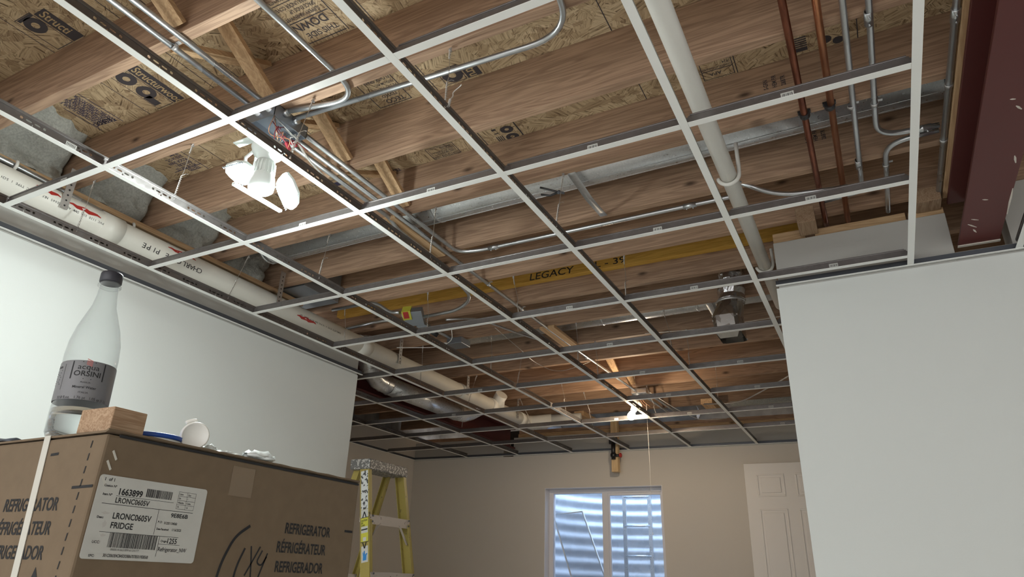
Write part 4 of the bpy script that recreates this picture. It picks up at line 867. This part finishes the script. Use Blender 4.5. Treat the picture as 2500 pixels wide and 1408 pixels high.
for i in range(5):
    f = (.29+.305*i)/(TZ-.03+G); a_, b_ = nt_.lerp(nb_, f), ft_.lerp(fb_, f); 
    st = MB().bar(a_+Vector((.0, .004, .0)), b_+Vector((0, -.004, 0)), (.075, 0, 0), (0, 0, .004)).bar(a_+Vector((.036, .004, -.024)), b_+Vector((.036, -.004, -.024)), (.004, 0, 0), (0, 0, .05)).bar(a_+Vector((-.036, .004, -.02)), b_+Vector((-.036, -.004, -.02)), (.004, 0, 0), (0, 0, .04)).build('step', 'step_metal', t)
    if i < 2:
        mb = MB()
        for p, q in ((a_, .10), (b_, -.10)): mb.bar(p+Vector((.036, q*.1, -.14)), p+Vector((.036, q, -.04)), (.012, 0, 0), (0, .004, .004))
        mb.build('step_brace', 'step_metal', st)
    mb = MB()
    for p, s_ in ((a_, 1), (b_, -1)):
        for dz in (-.005, -.035): mb.lathe([(.006, 0), (.005, .003)], p+Vector((.044, s_*.02, dz)), XP, 8)
    mb.build('rivet', 'dark_steel', st)
for i in range(4):
    f = (.62+.36*i)/(TZ-.03+G); xr = TX-.105-.5*f
    MB().bar((xr, TY0+.03-.02*f, TZ-.03-f*(TZ-.03+G)), (xr, TY1-.03+.04*f, TZ-.03-f*(TZ-.03+G)), (.025, 0, 0), (0, 0, .045)).build('rear_rung', 'step_metal', t)
# labels on the near side rail (outer web faces the camera)
def on_rail(z0, z1, wd, m, name, off=0.):
    f0, f1 = (TZ-.03-z1)/(TZ-.03+G), (TZ-.03-z0)/(TZ-.03+G); a_, b_ = nt_.lerp(nb_, f0), nt_.lerp(nb_, f1); o_ = Vector((0, -.0024-off, 0))
    return MB().bar(a_+o_, b_+o_, xv*wd, (0, .0008, 0)).build(name, m, r_n)
on_rail(TZ-.29, TZ-.07, .05, 'splat_paint', 'paint_splatter'); on_rail(TZ-.335, TZ-.292, .05, 'paper', 'sticker')
on_rail(TZ-.47, TZ-.335, .056, 'black_ink', 'sticker_border'); on_rail(TZ-.467, TZ-.338, .052, 'sticker_yellow', 'sticker', .0006); on_rail(TZ-.42, TZ-.385, .046, 'paper', 'sticker_panel', .0012); on_rail(TZ-.405, TZ-.398, .044, 'black_ink', 'sticker_bar', .0018); on_rail(TZ-.463, TZ-.443, .022, 'paper', 'sticker_panel', .0012)
on_rail(TZ-.575, TZ-.49, .046, 'paper', 'sticker')
f = (TZ-.03-(TZ-.545))/(TZ-.03+G); pc = nt_.lerp(nb_, f)+Vector((0, -.0042, 0)); dn = (nb_-nt_).normalized()
mb = MB().plate([(-.012, -.02), (.012, -.02), (.014, .006), (.02, .014), (.012, .016), (.004, .008), (.002, .03), (-.004, .03), (-.005, .01), (-.009, .026), (-.013, .02), (-.010, 0)], pc, xv, -dn, -.0004); mb.build('hand_symbol', 'blue_ink', r_n, fixn=False)
f = (TZ-.03-(TZ-.345))/(TZ-.03+G); pc = nt_.lerp(nb_, f)+Vector((0, -.0042, 0)); mb = MB()
for k, s_ in enumerate(('CAUTION', '250', 'LOAD')): mb.text(s_, .013, pc+dn*(.012+.013*k)-xv*.024, xv, -dn, sx=.75, bold=.02)
mb.build('sticker_print', 'black_ink', r_n, fixn=False)
for zc in (TZ-.32, TZ-.487):
    f = (TZ-.03-zc)/(TZ-.03+G); pc = nt_.lerp(nb_, f)+Vector((0, -.0045, 0)); s_ = 1 if zc > TZ-.4 else -1
    MB().bar(pc-xv*.012-dn*-.016*s_, pc-dn*.016*s_, xv*.006, (0, .001, 0)).bar(pc+xv*.012-dn*-.016*s_, pc-dn*.016*s_, xv*.006, (0, .001, 0)).build('arrow_mark', 'black_ink', r_n)
f = .56; pc = ft_.lerp(fb_, f); MB().plate([(-.025, -.02), (.022, -.02), (.022, .02), (-.01, .012)], pc+Vector((0, -.003, 0)), xv2, -dn, -.0006).build('sticker', 'black_ink', r_f)

# ------------------------------------------------------------------ the fridge carton and what stands on it
BX, BY, BZ = 1.784, -.461, -1.065; BL = .575; BD = .60
t = thing('carton', 'tall brown refrigerator carton in the left foreground', 'box', (BX-BD/2, BY+BL/2, -G))
mb = MB(); mb.box(BX-BD, BX, BY, BY+BL, -G, BZ-.004); mb.build('body', 'cardboard', t, bevel=.004)
# ragged top flaps with gap shade painted as a black strip on the right face
n = 40; mb = MB(); vs = []
for i in range(n+1):
    y = BY+BL*i/n; s_ = .0015*noise.noise(Vector((y*30, 0, 0))); vs += [(BX-BD+.004, y, BZ-.003), (BX-.006+s_, y, BZ-.002), (BX+.001+s_, y, BZ+.001+s_*.6)]
mb.add(vs, [(3*i+k, 3*i+k+1, 3*i+k+4, 3*i+k+3) for i in range(n) for k in range(2)]); o = mb.build('top_flap', 'cardboard', t, fixn=False); sd = o.modifiers.new('thick', 'SOLIDIFY'); sd.thickness = .003; sd.offset = 1
MB().box(BX-.0025, BX+.0004, BY+.02, BY+BL-.002, BZ-.0065, BZ-.0025).build('gap_shade', 'black_ink', t)
FR = (Vector((BX+.0006, BY, -G)), YP, Vector((0, 0, 1)))     # right face frame: u along +Y, v up
def rp(y, z, e=0.): return Vector((BX+.0006+e, y, z))
mb = MB()
for i, s_ in enumerate(('REFRIGERATOR', 'RÉFRIGÉRATEUR', 'REFRIGERADOR')):
    mb.text(s_, .026, rp(-.086+(.008, -.006, -.003)[i]-.004, -1.181-.0335*i), YP, (0, 0, 1), sx=.68, bold=.022)
mb.build('printed_text', 'black_ink', t, fixn=False)
def stroke(mb, pts, wd=.0035):
    pts = fil([rp(y, z) for y, z in pts], .02, 6); n_ = len(pts); vs = []
    for i, p in enumerate(pts):
        d = (pts[min(i+1, n_-1)]-pts[max(i-1, 0)]).normalized(); q = d.cross(Vector((1, 0, 0)))*wd/2; vs += [p-q, p+q]
    mb.add(vs, [(2*i, 2*i+1, 2*i+3, 2*i+2) for i in range(n_-1)])
mb = MB(); stroke(mb, [(-.165, -1.175), (-.195, -1.195), (-.215, -1.24), (-.222, -1.30)], .005); stroke(mb, [(-.168, -1.212), (-.18, -1.24), (-.188, -1.30)], .004); stroke(mb, [(-.155, -1.208), (-.150, -1.232), (-.146, -1.258)], .003); stroke(mb, [(-.134, -1.208), (-.15, -1.238), (-.16, -1.256)], .003); stroke(mb, [(-.128, -1.214), (-.138, -1.234), (-.126, -1.24), (-.116, -1.224)], .003); stroke(mb, [(-.115, -1.218), (-.126, -1.25), (-.138, -1.29)], .003)
mb.build('marker_writing', 'black_ink', t, fixn=False)
MB().rect(-.461+BL-.018+.461+BY, 0, .024, .0045, (BX+.0006, 0, -1.166), YP, (0, 0, 1)).build('printed_mark', 'black_ink', t)
mb = MB()
for y, z in ((-.442, -1.098), (-.447, -1.113), (-.449, -1.135)): mb.bar(rp(y-.004, z+.006), rp(y+.004, z-.006), (0, .002, .002), (.0012, 0, 0))
mb.build('staple', 'strap_white', t)
MB().rect(-.2, 0, .05, .05, (BX+.0004, 0, -1.105), YP, (0, 0, 1), .0002).build('clear_tape', 'tape_clear', t)
# shipping label
lab = MB(); LY0, LY1, LZ0, LZ1 = -.4635, -.268, -1.2405, -1.128
def rounded(w_, h_, r):
    out = []
    for cx, cy, a0 in ((w_-r, h_-r, 0), (r, h_-r, 90), (r, r, 180), (w_-r, r, 270)):
        for k in range(5): a = math.radians(a0+k*22.5); out.append((cx+r*math.cos(a), cy+r*math.sin(a)))
    return out
LO = Vector((BX+.0006, LY0+.008, LZ0)); lu = Vector((0, 1, .06)).normalized(); lu = YP; lv = Vector((0, 0, 1)); LWd, LHt = .187, .114
lab.plate(rounded(LWd, LHt, .005), LO, lu, lv, .0004); lab = lab.build('shipping_label', 'paper', t)
ink = MB(); LI = LO+Vector((.0006, 0, 0))
def lt(s_, x, y, size, **k): ink.text(s_, size, LI+lu*x+lv*y, lu, lv, **k)
def lr(x0, x1, y0, y1): ink.add([LI+lu*x0+lv*y0, LI+lu*x1+lv*y0, LI+lu*x1+lv*y1, LI+lu*x0+lv*y1], [(0, 1, 2, 3)])
lt('1  of 1', .007, .106, .0065, bold=.02); lt('Costco Nº', .009, .098, .0045, bold=.03); lt('1663899', .032, .089, .0125, bold=.03, sx=.92)
lt('Item Nº', .010, .086, .0045, bold=.03); lt('LRONC0605V', .031, .0775, .0105, bold=.02, sx=.88); lr(.031, .128, .0868, .0873); lr(.012, .167, .0745, .0752)
lt('Desc:', .010, .0545, .0045, bold=.03); lt('LRONC0605V', .033, .0555, .0118, bold=.022, sx=.88); lt('FRIDGE', .033, .0425, .0118, bold=.022, sx=.92); lr(.105, .1056, .038, .075)
lt('9E8E6B', .128, .0655, .0085, bold=.025, sx=1.2); lt('P.O:', .108, .0555, .0045, bold=.02); lt('012551104060', .119, .0545, .0052, bold=.02, sx=.75); lt('Date Received:', .108, .0455, .0042, bold=.03, sx=.85); lt('1/16/2025', .135, .0455, .005, bold=.02, sx=.85); lr(.019, .15, .0363, .0369)
lt('UCC:', .012, .021, .005, bold=.02); lt('000001416631899161235777', .042, .0125, .0042, sx=.9); lt('EPC:', .012, .003, .0046, bold=.02); lt('301C0063E4C845DDBB6707B5019E8E6B', .033, .0038, .0058, sx=.72, bold=.02)
lr(.1165, .1171, .0075, .037); lt('Origin:', .120, .0285, .0042, bold=.03); lt('1255', .130, .0272, .0105, bold=.022, sx=.9); lr(.1165, .155, .0252, .0257); lt('Refrigerator_NW', .118, .0155, .0082, bold=.015, sx=.85)
rb = random.Random(5); x = .078
while x < .122: wd = rb.choice((.0007, .0012, .0018)); lr(x, x+wd, .0905, .1025); x += wd+rb.choice((.0006, .0009))
x = .036
while x < .112: wd = rb.choice((.0006, .001, .0016)); lr(x, x+wd, .0165, .0365); x += wd+rb.choice((.0006, .001))
for i in range(5): lr(.134, .1665, .1045-i*.0065, .1049-i*.0065)
for xx in (.134, .15, .1662): lr(xx, xx+.0004, .0785, .1049)
for i, (a_, b_) in enumerate((('Uom', 'Qty'), ('EA', '1'), ('Weight', 'Cube'), ('75', '14'))): lt(a_, .1355, .1-i*.0065, .0036, bold=.02); lt(b_, .1515, .1-i*.0065, .0036, bold=.02)
ink.build('label_print', 'black_ink', lab, fixn=False)
sm_ = MB()
for (x, y, a_, b_) in ((.022, .062, .006, .002), (.024, .047, .003, .005), (.026, .032, .004, .002), (.022, .023, .003, .003)):
    sm_.plate([(a_*math.cos(k*.6)*(1+.3*math.sin(k*2.7)), b_*math.sin(k*.6)*(1+.3*math.cos(k*1.9))) for k in range(10)], LI+lu*x+lv*y+Vector((-.0003, 0, 0)), lu, lv, .0002)
sm_.build('smudge', 'smudge', lab)
# left face: print, tear line, white strap
def lp2(x, z, e=0.): return Vector((x, BY-.0006-e, z))
mb = MB()
for i, s_ in enumerate(('REFRIGERATOR', 'RÉFRIGÉRATEUR', 'REFRIGERADOR')): mb.text(s_, .026, lp2((1.711, 1.709, 1.708)[i], -1.176-.0335*i), XP, (0, 0, 1), align='RIGHT', sx=.78, bold=.022)
mb.build('printed_text', 'black_ink', t, fixn=False)
mb = MB()
for i in range(11): zz = -1.078-.0185*i; mb.add([lp2(1.752, zz), lp2(1.7545, zz), lp2(1.7535, zz-.0105), lp2(1.751, zz-.0105)], [(0, 1, 2, 3)])
mb.build('tear_line', 'black_ink', t, fixn=False); mb = MB()
mb.add([lp2(1.733, -1.143), lp2(1.782, -1.142), lp2(1.782, -1.146), lp2(1.733, -1.147)], [(0, 1, 2, 3)])
mb.build('printed_mark', 'black_ink', t, fixn=False); mb = MB(); mb.add([lp2(1.655, -1.092), lp2(1.675, -1.091), lp2(1.675, -1.095), lp2(1.655, -1.096)], [(0, 1, 2, 3)])
mb.build('printed_mark', 'black_ink', t, fixn=False); mb = MB(); mb.add([lp2(1.70, -1.253), lp2(1.722, -1.285), lp2(1.69, -1.285)], [(0, 1, 2)])
mb.build('printed_mark', 'black_ink', t, fixn=False)
mb = MB(); mb.bar((1.634, BY-.0012, BZ+.001), (1.762, BY-.0012, -G+.01), (.0155, 0, 0), (0, .001, 0)); mb.bar((1.634, BY-.0015, BZ+.0012), (1.64, BY+BL+.001, BZ+.0018), (.0155, 0, 0), (0, 0, .001)); mb.build('packing_strap', 'strap_white', t)

TOP = BZ+.0036
# bottle, tipped slightly by the bowed carton top
t = thing('water_bottle', 'clear mineral water bottle with grey label and black cap on the carton', 'bottle', (1.598, -.415, TOP))
ax = Vector((-.045, -.012, 1)).normalized(); bo = Vector((1.598, -.405, TOP+.002))
prof = [(.030, 0), (.037, .002), (.0415, .012), (.0418, .04), (.0415, .055), (.0405, .06), (.0405, .128), (.0415, .132), (.0418, .145), (.040, .17), (.034, .198), (.026, .222), (.0195, .242), (.0165, .262), (.0150, .284), (.0145, .292)]
mb = MB().lathe(prof, bo, ax, 48, False)
mb.lathe([(.0001, .006), (.018, .004), (.030, 0)], bo, ax, 48, False)
mb.build('bottle_body', 'bottle_plastic', t)
MB().lathe([(.0285, .0016), (.0355, .003), (.0400, .012), (.0404, .04), (.0402, .050), (.0001, .050)], bo, ax, 48, False).lathe([(.0001, .0066), (.017, .005), (.0285, .0016)], bo, ax, 48, False).build('water', 'water', t)
MB().lathe([(.0418, .0615), (.0422, .063), (.0422, .127), (.0418, .1285)], bo, ax, 64, False).build('label', 'bottle_label', t)
MB().lathe([(.0172, .288), (.0185, .290), (.0185, .305), (.0175, .3075), (.001, .308)], bo, ax, 40).build('cap', 'bottle_cap', t)
MB().lathe([(.0165, .279), (.0195, .281), (.0195, .284), (.0165, .286)], bo, ax, 40, False).build('neck_ring', 'bottle_plastic', t)
# writing wrapped round the label
xa = Vector((1, 0, 0)); xa = (xa-ax*xa.dot(ax)).normalized(); ya = ax.cross(xa); A0 = math.atan2(-.66, 1.12)
def wrap(src, th0, z0, par, m):
    mb = MB(); mb.f = src.f; mb.sm = src.sm
    for p in src.v:
        th = A0+th0+p.x/.0424; mb.v.append(bo+ax*(z0+p.y)+(xa*math.cos(th)+ya*math.sin(th))*.04245)
    mb.build('label_print', m, par, fixn=False)
lb = [c for c in t.children if c.name.startswith('label')][0]
s = MB(); Z = (0, 0, 0); Y3 = (0, 1, 0)
s.text('acqua', .0125, (0, .0, 0), XP, Y3, align='CENTER', sx=1.15); s.text('ORSINI', .0125, (0, -.0115, 0), XP, Y3, align='CENTER', bold=.012, sx=1.05)
for x0, x1, y0, y1 in ((-.0255, -.0235, -.017, .013), (.0235, .0255, -.017, .013), (-.025, -.009, .0122, .0135), (.008, .025, .0122, .0135), (-.025, -.004, -.017, -.0158), (.006, .025, -.017, -.0158)): s.add([(x0, y0, 0), (x1, y0, 0), (x1, y1, 0), (x0, y1, 0)], [(0, 1, 2, 3)])
s.text('PUGLIA', .0035, (0, -.0235, 0), XP, Y3, align='CENTER', sx=1.3); s.text('Mineral Water', .006, (0, -.0325, 0), XP, Y3, align='CENTER', bold=.015); s.text('ITALIA', .0042, (0, -.041, 0), XP, Y3, align='CENTER', sx=1.2); s.text('33.8 fl.oz.   1.76 pt   1.05 qt (1 L)', .0064, (0, -.0505, 0), XP, Y3, align='CENTER', sx=.95)
def dense(mb):
    return mb
wrap(s, .0, .113, lb, 'black_ink')
s = MB(); s.text('n Facts', .006, (-.012, .016, 0), XP, Y3, bold=.03)
for i in range(7): s.add([(-.011, .011-i*.004, 0), (.006-.002*(i % 3), .011-i*.004, 0), (.006-.002*(i % 3), .0125-i*.004, 0), (-.011, .0125-i*.004, 0)], [(0, 1, 2, 3)])
for x0, x1, y0, y1 in ((.0115, .012, -.022, .022), (-.0125, .0115, .0215, .022), (-.0125, .0115, -.022, -.0215)): s.add([(x0, y0, 0), (x1, y0, 0), (x1, y1, 0), (x0, y1, 0)], [(0, 1, 2, 3)])
wrap(s, -1.18, .1, lb, 'black_ink')
s = MB()
for i in range(4): s.add([(-.0045, .004-i*.0028, 0), (.0045, .0005-i*.0028, 0), (.0045, .0018-i*.0028, 0), (-.0045, .0053-i*.0028, 0)], [(0, 1, 2, 3)])
wrap(s, 0., .1265, lb, 'label_red')
# wood offcut on the carton corner
MBk = MB().bar((1.66, BY+.055, TOP+.019), (1.786, BY+.045, TOP+.019), (.02, .09, 0), (0, 0, .038))
MBk = MB(); c_ = Vector((1.712, BY+.041, TOP+.0195)); u_ = Vector((1, .02, 0)).normalized(); v_ = Vector((-.02, 1, 0)).normalized()
MBk.bar(c_-u_*.03, c_+u_*.05, v_*.057, (0, 0, .037)); tag(MBk.build('wood_offcut', 'block_wood', bevel=.0015), 'short sawn wood offcut lying on the corner of the carton', 'wood block')
t = thing('paint_lid', 'blue lid of a low white tub on the carton behind the offcut', 'lid', (1.70, -.375, TOP))
cc = Vector((1.705, -.33, TOP))
MB().lathe([(.040, .0), (.043, .006), (.043, .010)], cc, (0, 0, 1), 36).build('tub', 'white_plastic', t)
MB().lathe([(.044, .010), (.0455, .011), (.0455, .0165), (.042, .018), (.001, .0165)], cc, (0, 0, 1), 36).build('lid', 'blue_plastic', t)
# round white cap standing on edge, with a loop
t = thing('plastic_disc', 'round white plastic disc with a loop, standing on edge on the carton', 'plastic disc', (1.76, -.315, TOP))
cn = Vector((1.0, -.6, -.12)).normalized(); cc = Vector((1.752, -.29, TOP+.0232))
MB().lathe([(.001, -.028), (.014, -.027), (.021, -.02), (.0232, -.008), (.0232, .0), (.0222, .003), (.0205, .0035), (.0195, .002), (.001, .002)], cc, cn, 40).build('shell', 'white_plastic', t)
cu1 = cn.cross(Vector((0, 0, 1))).normalized(); cu2 = cu1.cross(cn)
MB().tube([cc-cn*.014+(cu1*math.cos(a)+cu2*math.sin(a))*.0265 for a in [.84+.075*q for q in range(11)]], [.0015]+[.0033]*9+[.0015], 10).build('loop', 'white_plastic', t)
def wad(c, rx, ry, rz, label, sd, m='white_film', name='plastic_scrap'):
    bm = bmesh.new(); bmesh.ops.create_icosphere(bm, subdivisions=3, radius=1.)
    mb = MB(); mb.add([Vector((c[0]+v.co.x*rx*(1+.5*noise.noise(v.co*1.8+Vector((sd, 0, 0)))), c[1]+v.co.y*ry*(1+.5*noise.noise(v.co*2.1+Vector((0, sd, 0)))), c[2]+max(0, (v.co.z*.5+.5)*(1+.7*noise.noise(v.co*2.5+Vector((0, 0, sd)))))*rz)) for v in bm.verts], [tuple(v.index for v in f.verts) for f in bm.faces], True); bm.free()
    tag(mb.build(name, m), label, 'plastic scrap', 'plastic scraps on the carton')
wad((1.745, -.252, TOP), .012, .016, .013, 'small curled white scrap right of the round cap', 2)
wad((1.755, -.215, TOP), .014, .035, .007, 'thin torn strip of white film along the carton edge', 5)
wad((1.765, -.155, TOP), .02, .035, .017, 'crumpled pale plastic bag over the carton edge', 9)
wad((1.44, -.41, TOP), .05, .03, .012, 'dark cloth scrap at the far left on the carton', 12, 'dark_steel')
for o in SC.objects:
    if '_org' in o.keys(): del o['_org']
